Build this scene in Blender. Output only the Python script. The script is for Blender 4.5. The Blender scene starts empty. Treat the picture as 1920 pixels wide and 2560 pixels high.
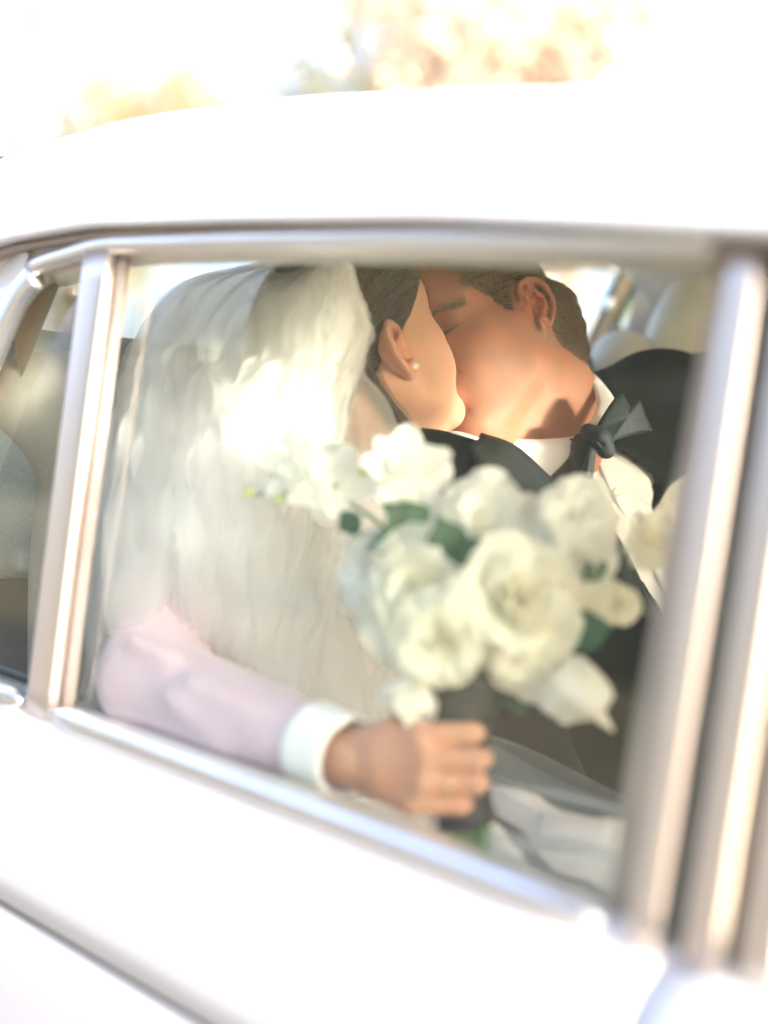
import bpy, bmesh, math, random
import numpy as np
from mathutils import Vector, Matrix

# ------------------------------------------------------------------ camera, sky, sun, exposure
scene = bpy.context.scene
COL = scene.collection
FPX, CX, CY = 3556.0, 960.0, 1280.0          # focal length and centre, in pixels of the photograph

def _axes(theta, roll, pitch):
    t, r, p = (math.radians(a) for a in (theta, roll, pitch))
    d = np.array([-math.cos(t) * math.cos(p), math.sin(t) * math.cos(p), -math.sin(p)])
    rt = np.cross(d, [0, 0, 1.0]); rt /= np.linalg.norm(rt)
    up = np.cross(rt, d)
    return math.cos(r) * rt + math.sin(r) * up, -math.sin(r) * rt + math.cos(r) * up, d

CR, CU, CD = _axes(44, 6, 2)                 # camera right, up, view direction
CAM = -(CD * 1.29 + CR * ((100 - CX) / FPX * 1.29) - CU * ((1735 - CY) / FPX * 1.29))

def P(u, v, Z):
    """World point seen at photo pixel (u, v) at distance Z along the view axis."""
    return CAM + CD * Z + CR * ((u - CX) / FPX * Z) - CU * ((v - CY) / FPX * Z)

cam_data = bpy.data.cameras.new("camera")
cam = bpy.data.objects.new("camera", cam_data)
COL.objects.link(cam)
M = Matrix.Identity(4)
for i in range(3):
    M[i][0], M[i][1], M[i][2], M[i][3] = CR[i], CU[i], -CD[i], CAM[i]
cam.matrix_world = M
cam_data.sensor_fit = 'VERTICAL'
cam_data.sensor_height = 36.0
cam_data.lens = FPX / 2560 * 36.0
cam_data.clip_start, cam_data.clip_end = 0.02, 800
cam_data.dof.use_dof = True
cam_data.dof.focus_distance = 1.55
cam_data.dof.aperture_fstop = 1.55
scene.camera = cam

world = bpy.data.worlds.new("World")
scene.world = world
world.use_nodes = True
SUN_DIR = Vector((0.92, 0.22, 0.132)).normalized()      # towards the sun
nt = world.node_tree
sky = nt.nodes.new('ShaderNodeTexSky')
sky.sky_type = 'NISHITA'
sky.sun_disc = False
sky.sun_elevation = math.asin(SUN_DIR.z)
sky.sun_rotation = math.atan2(SUN_DIR.x, SUN_DIR.y)
sky.air_density, sky.dust_density, sky.ozone_density = 0.25, 8.0, 0.2
bg = nt.nodes['Background']
bg.inputs['Strength'].default_value = 0.15
nt.links.new(sky.outputs[0], bg.inputs['Color'])

sun_data = bpy.data.lights.new("sun", 'SUN')
sun_data.energy, sun_data.angle, sun_data.color = 0.80, math.radians(5), (1.0, 0.92, 0.82)
sun = bpy.data.objects.new("sun", sun_data)
COL.objects.link(sun)
sun.rotation_euler = SUN_DIR.to_track_quat('Z', 'Y').to_euler()
sun.location = SUN_DIR * 20

vs = scene.view_settings
vs.view_transform, vs.look, vs.gamma, vs.use_curve_mapping = 'Standard', 'None', 1.0, False
vs.exposure = 4.1
cy = scene.cycles
cy.use_denoising = True
cy.max_bounces, cy.diffuse_bounces, cy.glossy_bounces, cy.transmission_bounces = 14, 8, 6, 8
cy.transparent_max_bounces = 40
cy.sample_clamp_indirect = 8.0

# ------------------------------------------------------------------ helpers
rng = np.random.default_rng(7)
random.seed(7)

def tag(o, label=None, cat=None, group=None, kind=None):
    for k, v in (('label', label), ('category', cat), ('group', group), ('kind', kind)):
        if v is not None:
            o[k] = v
    return o

def empty(name, loc=(0, 0, 0), parent=None):
    o = bpy.data.objects.new(name, None)
    o.location = loc
    COL.objects.link(o)
    if parent:
        o.parent = parent
    o.empty_display_size = 0.05
    return o

def newmesh(name, verts, faces, smooth=True):
    me = bpy.data.meshes.new(name)
    verts = np.asarray(verts, dtype=np.float32).reshape(-1, 3)
    if isinstance(faces, np.ndarray):
        n, k = faces.shape
        me.vertices.add(len(verts)); me.vertices.foreach_set('co', verts.ravel())
        me.loops.add(n * k); me.loops.foreach_set('vertex_index', faces.astype(np.int32).ravel())
        me.polygons.add(n)
        me.polygons.foreach_set('loop_start', np.arange(n, dtype=np.int32) * k)
        me.update(calc_edges=True)
    else:
        me.from_pydata([tuple(map(float, v)) for v in verts], [], [tuple(map(int, f)) for f in faces])
    if smooth:
        me.polygons.foreach_set('use_smooth', np.ones(len(me.polygons), dtype=bool))
    me.validate()
    return me

def wmat(o):
    m = o.matrix_parent_inverse @ o.matrix_basis
    return wmat(o.parent) @ m if o.parent else o.matrix_basis.copy()

def obj(name, me, material=None, parent=None, loc=None):
    """Link a mesh (built in world coordinates) as one object under its parent."""
    o = bpy.data.objects.new(name, me)
    COL.objects.link(o)
    if material is not None:
        me.materials.clear(); me.materials.append(material)
    if parent is not None:
        o.parent = parent
        o.matrix_parent_inverse = wmat(parent).inverted()
    return o

def mat(name, color, rough=0.5, metal=0.0, spec=0.5, var=0.0, vscale=30, bump=0.0, bscale=200, sss=0.0,
        sss_r=(1, .35, .2), sss_s=0.01, coat=0.0, trans=0.0, alpha=None, sheen=0.0, col2=None, stretch=None, detail=4):
    m = bpy.data.materials.new(name)
    m.use_nodes = True
    t = m.node_tree
    b = t.nodes['Principled BSDF']
    b.inputs['Base Color'].default_value = (*color, 1)
    b.inputs['Roughness'].default_value = rough
    b.inputs['Metallic'].default_value = metal
    b.inputs['Specular IOR Level'].default_value = spec
    b.inputs['Coat Weight'].default_value = coat
    b.inputs['Sheen Weight'].default_value = sheen
    if sss:
        b.inputs['Subsurface Weight'].default_value = sss
        b.inputs['Subsurface Radius'].default_value = sss_r
        b.inputs['Subsurface Scale'].default_value = sss_s
    tc = None
    if var or bump or col2:
        tc = t.nodes.new('ShaderNodeTexCoord')
        src = tc.outputs['Object']
        if stretch:
            mp = t.nodes.new('ShaderNodeMapping')
            mp.inputs['Scale'].default_value = stretch
            t.links.new(src, mp.inputs[0]); src = mp.outputs[0]
    if var or col2:
        n = t.nodes.new('ShaderNodeTexNoise')
        n.inputs['Scale'].default_value = vscale
        n.inputs['Detail'].default_value = detail
        t.links.new(src, n.inputs['Vector'])
        r = t.nodes.new('ShaderNodeValToRGB')
        c2 = col2 or tuple(min(1, c * (1 + var)) for c in color)
        c1 = color if col2 else tuple(c * (1 - var) for c in color)
        r.color_ramp.elements[0].color, r.color_ramp.elements[1].color = (*c1, 1), (*c2, 1)
        r.color_ramp.elements[0].position, r.color_ramp.elements[1].position = 0.3, 0.7
        t.links.new(n.outputs['Fac'], r.inputs[0])
        t.links.new(r.outputs[0], b.inputs['Base Color'])
    if bump:
        n2 = t.nodes.new('ShaderNodeTexNoise')
        n2.inputs['Scale'].default_value = bscale
        n2.inputs['Detail'].default_value = 3
        t.links.new(src, n2.inputs['Vector'])
        bp = t.nodes.new('ShaderNodeBump')
        bp.inputs['Strength'].default_value = min(1, bump)
        bp.inputs['Distance'].default_value = 0.002
        t.links.new(n2.outputs['Fac'], bp.inputs['Height'])
        t.links.new(bp.outputs[0], b.inputs['Normal'])
    return m

def sheer(name, color, opacity, translucency=0.5, rough=0.8, wv=0.0, wscale=900):
    """Thin woven cloth: light passes the gaps, the threads scatter to both sides."""
    m = bpy.data.materials.new(name); m.use_nodes = True
    t = m.node_tree; t.nodes.clear()
    out = t.nodes.new('ShaderNodeOutputMaterial')
    tr = t.nodes.new('ShaderNodeBsdfTransparent')
    df = t.nodes.new('ShaderNodeBsdfDiffuse'); df.inputs[0].default_value = (*color, 1)
    tl = t.nodes.new('ShaderNodeBsdfTranslucent'); tl.inputs[0].default_value = (*color, 1)
    mx = t.nodes.new('ShaderNodeMixShader'); mx.inputs[0].default_value = translucency
    t.links.new(df.outputs[0], mx.inputs[1]); t.links.new(tl.outputs[0], mx.inputs[2])
    m2 = t.nodes.new('ShaderNodeMixShader'); m2.inputs[0].default_value = opacity
    if wv:
        tc = t.nodes.new('ShaderNodeTexCoord')
        n = t.nodes.new('ShaderNodeTexNoise'); n.inputs['Scale'].default_value = wscale
        t.links.new(tc.outputs['Object'], n.inputs['Vector'])
        r = t.nodes.new('ShaderNodeMapRange')
        r.inputs['From Min'].default_value, r.inputs['From Max'].default_value = 0.3, 0.7
        r.inputs['To Min'].default_value, r.inputs['To Max'].default_value = opacity - wv, opacity + wv
        t.links.new(n.outputs['Fac'], r.inputs[0]); t.links.new(r.outputs[0], m2.inputs[0])
    t.links.new(tr.outputs[0], m2.inputs[1]); t.links.new(mx.outputs[0], m2.inputs[2])
    t.links.new(m2.outputs[0], out.inputs[0])
    return m

def glassmat(name, tint=(0.93, 0.97, 0.95), haze=0.05, ior=1.5):
    """Window pane: see-through, mirrors by Fresnel on both faces, a pale scattering film put in for milky haze."""
    m = bpy.data.materials.new(name); m.use_nodes = True
    t = m.node_tree; t.nodes.clear()
    out = t.nodes.new('ShaderNodeOutputMaterial')
    tr = t.nodes.new('ShaderNodeBsdfTransparent'); tr.inputs[0].default_value = (*tint, 1)
    gl = t.nodes.new('ShaderNodeBsdfGlossy'); gl.inputs['Roughness'].default_value = 0.02
    fr = t.nodes.new('ShaderNodeFresnel'); fr.inputs['IOR'].default_value = ior
    mx = t.nodes.new('ShaderNodeMixShader')
    ge = t.nodes.new('ShaderNodeNewGeometry')                 # only the face towards the ray mirrors; the pane is thin
    iv = t.nodes.new('ShaderNodeMath'); iv.operation = 'SUBTRACT'; iv.inputs[0].default_value = 1.0
    ml = t.nodes.new('ShaderNodeMath'); ml.operation = 'MULTIPLY'; ml.use_clamp = True
    bk = t.nodes.new('ShaderNodeMath'); bk.operation = 'MULTIPLY'; bk.inputs[1].default_value = 1.0
    t.links.new(ge.outputs['Backfacing'], bk.inputs[0]); t.links.new(bk.outputs[0], iv.inputs[1])
    t.links.new(fr.outputs[0], ml.inputs[0]); t.links.new(iv.outputs[0], ml.inputs[1])
    t.links.new(ml.outputs[0], mx.inputs[0]); t.links.new(tr.outputs[0], mx.inputs[1]); t.links.new(gl.outputs[0], mx.inputs[2])
    df = t.nodes.new('ShaderNodeBsdfDiffuse'); df.inputs[0].default_value = (0.8, 0.78, 0.75, 1)
    tl = t.nodes.new('ShaderNodeBsdfTranslucent'); tl.inputs[0].default_value = (0.8, 0.78, 0.75, 1)
    md = t.nodes.new('ShaderNodeMixShader'); md.inputs[0].default_value = 0.5
    t.links.new(df.outputs[0], md.inputs[1]); t.links.new(tl.outputs[0], md.inputs[2])
    m2 = t.nodes.new('ShaderNodeMixShader')
    tc = t.nodes.new('ShaderNodeTexCoord')
    n = t.nodes.new('ShaderNodeTexNoise'); n.inputs['Scale'].default_value = 9; n.inputs['Detail'].default_value = 6
    t.links.new(tc.outputs['Object'], n.inputs['Vector'])
    r = t.nodes.new('ShaderNodeMapRange')
    r.inputs['From Min'].default_value, r.inputs['From Max'].default_value = 0.3, 0.7
    r.inputs['To Min'].default_value, r.inputs['To Max'].default_value = haze * 0.6, haze * 1.4  # uneven pale film, milky haze put into the pane
    t.links.new(n.outputs['Fac'], r.inputs[0]); t.links.new(r.outputs[0], m2.inputs[0])
    t.links.new(mx.outputs[0], m2.inputs[1]); t.links.new(md.outputs[0], m2.inputs[2])
    t.links.new(m2.outputs[0], out.inputs[0])
    return m

def box(name, lo, hi, material, parent, bevel=0.0, seg=2):
    bm = bmesh.new()
    bmesh.ops.create_cube(bm, size=1)
    lo, hi = np.array(lo, float), np.array(hi, float)
    for v in bm.verts:
        v.co = Vector((lo + hi) / 2 + np.array(v.co) * (hi - lo))
    if bevel:
        bmesh.ops.bevel(bm, geom=bm.edges[:], offset=bevel, segments=seg, affect='EDGES', profile=0.5)
    me = bpy.data.meshes.new(name); bm.to_mesh(me); bm.free()
    if bevel:
        me.polygons.foreach_set('use_smooth', np.ones(len(me.polygons), dtype=bool))
    return obj(name, me, material, parent)

def catmull(pts, n):
    pts = np.asarray(pts, float)
    p = np.vstack([2 * pts[0] - pts[1], pts, 2 * pts[-1] - pts[-2]])
    out = []
    ts = np.linspace(0, len(pts) - 1, n)
    for t in ts:
        i = min(int(t), len(pts) - 2); s = t - i
        a, b, c, d = p[i], p[i + 1], p[i + 2], p[i + 3]
        out.append(0.5 * (2 * b + (c - a) * s + (2 * a - 5 * b + 4 * c - d) * s * s + (3 * b - a - 3 * c + d) * s ** 3))
    return np.array(out)

def sweep(path, section, up=(0, 0, 1), close_ends=True, scales=None):
    """Sweep a closed 2-D section (list of (side, up)) along a 3-D path -> verts, faces."""
    path = np.asarray(path, float); sec = np.asarray(section, float)
    n, m = len(path), len(sec)
    tan = np.gradient(path, axis=0); tan /= np.linalg.norm(tan, axis=1)[:, None] + 1e-12
    V, F = [], []
    up = np.asarray(up, float)
    for i in range(n):
        s = np.cross(tan[i], up); s /= np.linalg.norm(s) + 1e-12
        w = np.cross(s, tan[i])
        k = 1.0 if scales is None else scales[i]
        V.append(path[i] + (sec[:, :1] * s + sec[:, 1:2] * w) * k)
    V = np.vstack(V)
    for i in range(n - 1):
        for j in range(m):
            a, b = i * m + j, i * m + (j + 1) % m
            F.append((a, b, b + m, a + m))
    if close_ends:
        F.append(tuple(range(m - 1, -1, -1))); F.append(tuple(range((n - 1) * m, n * m)))
    return V, F

def rsec(w, h, r=0.3, n=4):
    """Rounded rectangle section."""
    r = r * min(w, h)
    out = []
    for cx_, cy_, a0 in ((w / 2 - r, h / 2 - r, 0), (-w / 2 + r, h / 2 - r, 90), (-w / 2 + r, -h / 2 + r, 180), (w / 2 - r, -h / 2 + r, 270)):
        for k in range(n + 1):
            a = math.radians(a0 + 90 * k / n)
            out.append((cx_ + r * math.cos(a), cy_ + r * math.sin(a)))
    return out

def circ(r, n=10):
    return [(r * math.cos(2 * math.pi * k / n), r * math.sin(2 * math.pi * k / n)) for k in range(n)]

# ------------------------------------------------------------------ sculpting with distance fields
class Sculpt:
    def __init__(self, lo, hi, h):
        self.h = h
        self.lo = np.array(lo, np.float32)
        self.n = np.ceil((np.array(hi) - np.array(lo)) / h).astype(int) + 1
        self.ax = [self.lo[i] + h * np.arange(self.n[i], dtype=np.float32) for i in range(3)]
        self.v = np.full(tuple(self.n), 0.5, np.float32)

    def blk(self, lo, hi, k):
        m = k + 3 * self.h
        s = []
        for i in range(3):
            a = int(max(0, math.floor((lo[i] - m - self.lo[i]) / self.h)))
            b = int(min(self.n[i], math.ceil((hi[i] + m - self.lo[i]) / self.h) + 1))
            if b <= a:
                return None, None
            s.append(slice(a, b))
        X = self.ax[0][s[0]][:, None, None]; Y = self.ax[1][s[1]][None, :, None]; Z = self.ax[2][s[2]][None, None, :]
        return tuple(s), (X, Y, Z)

    def apply(self, s, d, k, sub):
        c = self.v[s]
        if sub:
            a, b = -c, d
        else:
            a, b = c, d
        if k > 0:
            hh = np.maximum(k - np.abs(a - b), 0) / k
            r = np.minimum(a, b) - hh * hh * (k * 0.25)
        else:
            r = np.minimum(a, b)
        self.v[s] = -r if sub else r

    def ell(self, c, r, k=0.0, sub=False, R=None):
        c = np.array(c, np.float32); r = np.array(r, np.float32)
        if R is None:
            lo, hi = c - r, c + r
        else:
            rr = float(max(r)); lo, hi = c - rr, c + rr
        s, g = self.blk(lo, hi, k)
        if s is None:
            return self
        x, y, z = g[0] - c[0], g[1] - c[1], g[2] - c[2]
        if R is not None:
            R = np.array(R, np.float32)      # rows: local axes
            x, y, z = (R[i, 0] * x + R[i, 1] * y + R[i, 2] * z for i in range(3))
        q0 = np.sqrt((x / r[0]) ** 2 + (y / r[1]) ** 2 + (z / r[2]) ** 2)
        q1 = np.sqrt((x / r[0] ** 2) ** 2 + (y / r[1] ** 2) ** 2 + (z / r[2] ** 2) ** 2) + 1e-6
        self.apply(s, q0 * (q0 - 1) / q1, k, sub)
        return self

    def chain(self, pts, rad, k=0.0, sub=False, flat=None):
        """Tapered limb through points; flat = (axis, factor) squeezes the section along an axis."""
        pts = [np.array(p, np.float32) for p in pts]
        if np.isscalar(rad):
            rad = [rad] * len(pts)
        A = np.array(pts); R = max(rad)
        s, g = self.blk(A.min(0) - R, A.max(0) + R, k)
        if s is None:
            return self
        d = None
        for a, b, ra, rb in zip(pts[:-1], pts[1:], rad[:-1], rad[1:]):
            ba = b - a; L = float(ba @ ba) + 1e-12
            x, y, z = g[0] - a[0], g[1] - a[1], g[2] - a[2]
            t = np.clip((x * ba[0] + y * ba[1] + z * ba[2]) / L, 0, 1)
            x, y, z = x - t * ba[0], y - t * ba[1], z - t * ba[2]
            if flat is not None:
                n, f = np.array(flat[0], np.float32), flat[1]
                w = (x * n[0] + y * n[1] + z * n[2]) * (1 / f - 1)
                x, y, z = x + w * n[0], y + w * n[1], z + w * n[2]
            e = np.sqrt(x * x + y * y + z * z) - (ra + t * (rb - ra))
            d = e if d is None else np.minimum(d, e)
        self.apply(s, d, k, sub)
        return self

    def plane(self, p, n, k=0.0):
        """Cut away what lies on the side the normal points to."""
        n = np.array(n, np.float32); n /= np.linalg.norm(n)
        d = (self.ax[0][:, None, None] - p[0]) * n[0] + (self.ax[1][None, :, None] - p[1]) * n[1] + (self.ax[2][None, None, :] - p[2]) * n[2]
        self.apply((slice(None),) * 3, -d, k, True)
        return self

    def mesh(self, smooth=2):
        """Surface nets -> verts (n,3), quads (m,4)."""
        v = self.v; ins = v < 0
        nx, ny, nz = v.shape
        c = np.zeros((nx - 1, ny - 1, nz - 1), np.int8)
        for i in (0, 1):
            for j in (0, 1):
                for k in (0, 1):
                    c += ins[i:nx - 1 + i, j:ny - 1 + j, k:nz - 1 + k]
        act = (c > 0) & (c < 8)
        I, J, K = np.nonzero(act)
        idx = np.full(c.shape, -1, np.int64); idx[I, J, K] = np.arange(len(I))
        acc = np.zeros((len(I), 3)); cnt = np.zeros(len(I))
        cor = [(i, j, k) for i in (0, 1) for j in (0, 1) for k in (0, 1)]
        for a in cor:
            for ax in range(3):
                if a[ax] == 0:
                    b = list(a); b[ax] = 1
                    va = v[I + a[0], J + a[1], K + a[2]]; vb = v[I + b[0], J + b[1], K + b[2]]
                    m = (va < 0) != (vb < 0)
                    t = np.where(m, va / (va - vb + 1e-20), 0)
                    p = np.array(a, float)[None, :].repeat(len(I), 0); p[:, ax] += t
                    acc += p * m[:, None]; cnt += m
        V = (acc / cnt[:, None] + np.stack([I, J, K], 1)) * self.h + self.lo
        quads = []
        for ax in range(3):
            o1, o2 = [(1, 2), (2, 0), (0, 1)][ax]
            sl0 = [slice(None)] * 3; sl1 = [slice(None)] * 3
            sl0[ax] = slice(0, -1); sl1[ax] = slice(1, None)
            A, B = ins[tuple(sl0)], ins[tuple(sl1)]
            E = np.stack(np.nonzero(A != B), 1)
            ok = (E[:, o1] > 0) & (E[:, o2] > 0) & (E[:, o1] < v.shape[o1] - 1) & (E[:, o2] < v.shape[o2] - 1)
            E = E[ok]
            fl = A[E[:, 0], E[:, 1], E[:, 2]]
            def cid(d1, d2):
                q = E.copy(); q[:, o1] -= d1; q[:, o2] -= d2
                return idx[q[:, 0], q[:, 1], q[:, 2]]
            Q = np.stack([cid(1, 1), cid(0, 1), cid(0, 0), cid(1, 0)], 1)
            Q[~fl] = Q[~fl][:, ::-1]
            quads.append(Q)
        F = np.vstack(quads)
        F = F[(F >= 0).all(1)]
        if smooth:
            V = relax(V, F, smooth)
        return V, F

def relax(V, F, it=2, lam=0.5, mask=None):
    a = np.concatenate([F[:, i] for i in range(F.shape[1])]); b = np.concatenate([F[:, (i + 1) % F.shape[1]] for i in range(F.shape[1])])
    deg = np.bincount(a, minlength=len(V)) + np.bincount(b, minlength=len(V)) + 1e-9
    for _ in range(it):
        W = np.stack([(np.bincount(a, V[b, i], len(V)) + np.bincount(b, V[a, i], len(V))) / deg for i in range(3)], 1)
        k = lam if mask is None else lam * mask[:, None]
        V = V + (W - V) * k
    return V

def xf(V, frame):
    """Local -> world with frame = (origin, X axis, Y axis, Z axis)."""
    o, a, b, c = frame
    V = np.asarray(V, float)
    return o + V[:, :1] * a + V[:, 1:2] * b + V[:, 2:3] * c

def strands(paths, r0, r1, sides=3):
    """Hair: thin tapered tubes along many paths (n, k, 3) -> verts, quads."""
    paths = np.asarray(paths, float)
    n, k, _ = paths.shape
    tan = np.gradient(paths, axis=1); tan /= np.linalg.norm(tan, axis=2, keepdims=True) + 1e-12
    ref = np.array([0.31, 0.53, 0.79])
    s = np.cross(tan, ref); s /= np.linalg.norm(s, axis=2, keepdims=True) + 1e-12
    w = np.cross(s, tan)
    rad = np.linspace(r0, r1, k)[None, :, None]
    rings = []
    for j in range(sides):
        a = 2 * math.pi * j / sides
        rings.append(paths + (s * math.cos(a) + w * math.sin(a)) * rad)
    V = np.stack(rings, 2).reshape(-1, 3)
    base = (np.arange(n)[:, None] * k + np.arange(k - 1)[None, :]).reshape(-1) * sides
    F = []
    for j in range(sides):
        jj = (j + 1) % sides
        F.append(np.stack([base + j, base + jj, base + jj + sides, base + j + sides], 1))
    return V, np.vstack(F)
# ------------------------------------------------------------------ ground and trees
GZ = -0.98
g_mat = mat('dry_verge', (0.30, 0.28, 0.17), 0.95, var=0.25, vscale=0.9, bump=0.6, bscale=8)
r_mat = mat('worn_asphalt_drive', (0.09, 0.09, 0.09), 0.9, var=0.12, vscale=3, bump=0.5, bscale=60)
Vg = [(-400, -400, GZ), (400, -400, GZ), (400, 400, GZ), (-400, 400, GZ)]
tag(obj('ground', newmesh('ground', Vg, [(0, 1, 2, 3)], False), g_mat), kind='structure')
tag(obj('road', newmesh('road', [(-60, -6, GZ + .006), (60, -6, GZ + .006), (60, 3.2, GZ + .006), (-60, 3.2, GZ + .006)], [(0, 1, 2, 3)], False), r_mat), kind='structure')

def leaf_mat(name, color, tl=0.45):
    m = bpy.data.materials.new(name); m.use_nodes = True
    t = m.node_tree; t.nodes.clear()
    out = t.nodes.new('ShaderNodeOutputMaterial')
    df = t.nodes.new('ShaderNodeBsdfDiffuse'); tr = t.nodes.new('ShaderNodeBsdfTranslucent')
    tc = t.nodes.new('ShaderNodeTexCoord'); n = t.nodes.new('ShaderNodeTexNoise'); n.inputs['Scale'].default_value = 1.2
    t.links.new(tc.outputs['Object'], n.inputs['Vector'])
    r = t.nodes.new('ShaderNodeValToRGB')
    r.color_ramp.elements[0].position, r.color_ramp.elements[1].position = 0.35, 0.65
    r.color_ramp.elements[0].color = (*[c * 0.85 for c in color], 1)
    r.color_ramp.elements[1].color = (*[min(1, c * 1.15) for c in color], 1)
    t.links.new(n.outputs['Fac'], r.inputs[0])
    t.links.new(r.outputs[0], df.inputs[0]); t.links.new(r.outputs[0], tr.inputs[0])
    mx = t.nodes.new('ShaderNodeMixShader'); mx.inputs[0].default_value = tl
    t.links.new(df.outputs[0], mx.inputs[1]); t.links.new(tr.outputs[0], mx.inputs[2]); t.links.new(mx.outputs[0], out.inputs[0])
    return m

bark = mat('bark', (0.10, 0.07, 0.05), 0.95, var=0.3, vscale=12, bump=0.8, bscale=30)

def tree(pos, height, rad, color, label, nleaf=5200, low=0.25):
    t = empty('leafy_tree', (pos[0], pos[1], GZ))
    tag(t, label, 'tree', 'trees behind the car')
    r = np.random.default_rng(abs(hash(label)) % 1000 if False else len(label) * 7)
    base = np.array([pos[0], pos[1], GZ])
    th = height * 0.55
    path = catmull([base, base + (0.1, 0.05, th * .4), base + (-.05, .1, th * .8), base + (.1, .0, th * 1.25)], 14)
    V, F = sweep(path, circ(1, 9), up=(1, 0, 0), scales=np.linspace(rad * .085, rad * .03, 14))
    allV, allF, off = [V], [tuple(q) for q in F], len(V)
    heads = []
    for k in range(11):
        a = k * 2.4; h = th * (0.55 + 0.06 * k)
        tip = base + np.array([math.cos(a) * rad * .7, math.sin(a) * rad * .7, h + height * .22 * r.uniform(.6, 1.3)])
        pp = catmull([base + (0, 0, h * .85), (base + (0, 0, h) + tip) / 2 + (0, 0, .1), tip], 8)
        V, F = sweep(pp, circ(1, 6), up=(.3, .2, 1), scales=np.linspace(rad * .035, rad * .008, 8))
        allV.append(V); allF += [tuple(i + off for i in q) for q in F]; off += len(V)
        heads.append(tip)
    obj('trunk', newmesh('trunk', np.vstack(allV), allF), bark, t)
    cen = []
    for tip in heads:
        for _ in range(3):
            cen.append(tip + r.normal(0, rad * .22, 3))
    for _ in range(14):
        d = r.normal(size=3); d /= np.linalg.norm(d)
        cen.append(base + np.array([0, 0, height * (.5 + low * .5)]) + d * np.array([rad, rad, height * .42]) * r.uniform(.35, .95))
    cen = np.array(cen)
    c = cen[r.integers(0, len(cen), nleaf)] + r.normal(0, rad * .17, (nleaf, 3))
    s = rad * 0.055 * r.uniform(.6, 1.4, nleaf)
    a = r.normal(size=(nleaf, 3)); a /= np.linalg.norm(a, axis=1)[:, None]
    b = np.cross(a, r.normal(size=(nleaf, 3))); b /= np.linalg.norm(b, axis=1)[:, None]
    q = np.stack([c - a * s[:, None], c + b * s[:, None] * .5, c + a * s[:, None], c - b * s[:, None] * .5], 1).reshape(-1, 3)
    F = np.arange(nleaf * 4).reshape(-1, 4)
    obj('crown', newmesh('crown', q, F, False), leaf_mat('leaf', color), t)

def far(u, Zd):
    p = P(u, 1158, Zd); return (p[0], p[1])

tree(far(820, 17), 8.2, 1.5, (0.58, 0.58, 0.40), 'slim yellow green tree rising behind the middle of the car roof', 4200)
tree(far(1250, 13), 8.0, 1.9, (0.58, 0.49, 0.41), 'russet leaved tree rising tallest behind the car roof')
tree(far(1650, 15), 8.2, 2.1, (0.60, 0.50, 0.39), 'broad tan leaved tree beside the russet tree')
tree(far(130, 20), 7.4, 2.0, (0.62, 0.57, 0.40), 'low pale yellow tree behind the rear end of the car', 4200)
tree(far(-700, 22), 5.4, 2.2, (0.38, 0.36, 0.16), 'olive tree standing apart behind the boot of the car', 3800)
tree(far(2450, 16), 5.8, 1.9, (0.36, 0.30, 0.15), 'brownish green tree ahead of the tan tree', 3800)

# unseen clipped hedge on the camera's side, raised to darken reflections in the glass
hedge_m = leaf_mat('hedge_leaf', (0.06, 0.10, 0.045))
h = empty('hedge', (0.2, -14.0, GZ))
tag(h, 'unseen long clipped green hedge along the open side of the drive', 'hedge')
rgh = np.random.default_rng(99)
n = 34000
c = np.stack([-4 + rgh.uniform(-16, 14, n), -14.0 + rgh.uniform(-.6, .6, n), GZ + 5.6 * rgh.uniform(0, 1, n) ** .9], 1) + rgh.normal(0, .05, (n, 3))
a = rgh.normal(size=(n, 3)); a /= np.linalg.norm(a, axis=1)[:, None]
b = np.cross(a, rgh.normal(size=(n, 3))); b /= np.linalg.norm(b, axis=1)[:, None]
q = np.stack([c - a * .15, c + b * .10, c + a * .15, c - b * .10], 1).reshape(-1, 3)
obj('crown', newmesh('crown', q, np.arange(n * 4).reshape(-1, 4), False), hedge_m, h)
for hx in np.arange(-19, 10, 2.2):
    V, F = sweep([(hx, -14.0, GZ), (hx + .05, -14.0, GZ + 1.2), (hx, -14.0, GZ + 2.4)], circ(1, 7), up=(1, 0, 0), scales=[.09, .07, .03])
    obj('trunk', newmesh('trunk', V, F), bark, h)
# ------------------------------------------------------------------ the car (x forward, y across from the near side, z up from the window sill)
white = mat('white_paint', (0.80, 0.80, 0.775), 0.22, coat=0.6, var=0.015, vscale=3)
chrome = mat('chrome', (0.92, 0.90, 0.88), 0.34, metal=1.0, var=0.04, vscale=14)
brushed = mat('polished_trim', (0.86, 0.77, 0.69), 0.42, metal=1.0, var=0.08, vscale=9, stretch=(1, 1, .1))  # chrome uprights, beige of the mirrored ground put into their colour
rubber = mat('rubber_seal', (0.11, 0.14, 0.115), 0.4, var=0.2, vscale=40)  # pale green of mirrored foliage put into the rubber colour
greytrim = mat('grey_seal', (0.36, 0.31, 0.28), 0.6, var=0.1, vscale=30)
dark_seal = mat('dark_weatherstrip', (0.05, 0.043, 0.038), 0.7, var=0.1, vscale=30)
liner = mat('headlining', (0.74, 0.69, 0.62), 0.9, var=0.06, vscale=20, bump=0.2, bscale=400)
trimtan = mat('pillar_trim', (0.46, 0.37, 0.28), 0.7, var=0.1, vscale=18, bump=0.2, bscale=300)
woodish = mat('tan_strip', (0.48, 0.33, 0.17), 0.4, var=0.2, vscale=25, stretch=(1, 1, .2))
taupe = mat('taupe_seat_cloth', (0.25, 0.225, 0.185), 0.9, var=0.12, vscale=500, bump=0.6, bscale=900, sheen=0.2)
slate = mat('slate_seat_cloth', (0.17, 0.19, 0.19), 0.85, var=0.12, vscale=300, bump=0.5, bscale=700, sheen=0.2)
cream = mat('cream_leather', (0.88, 0.83, 0.72), 0.5, var=0.04, vscale=30, bump=0.2, bscale=250)
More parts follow.
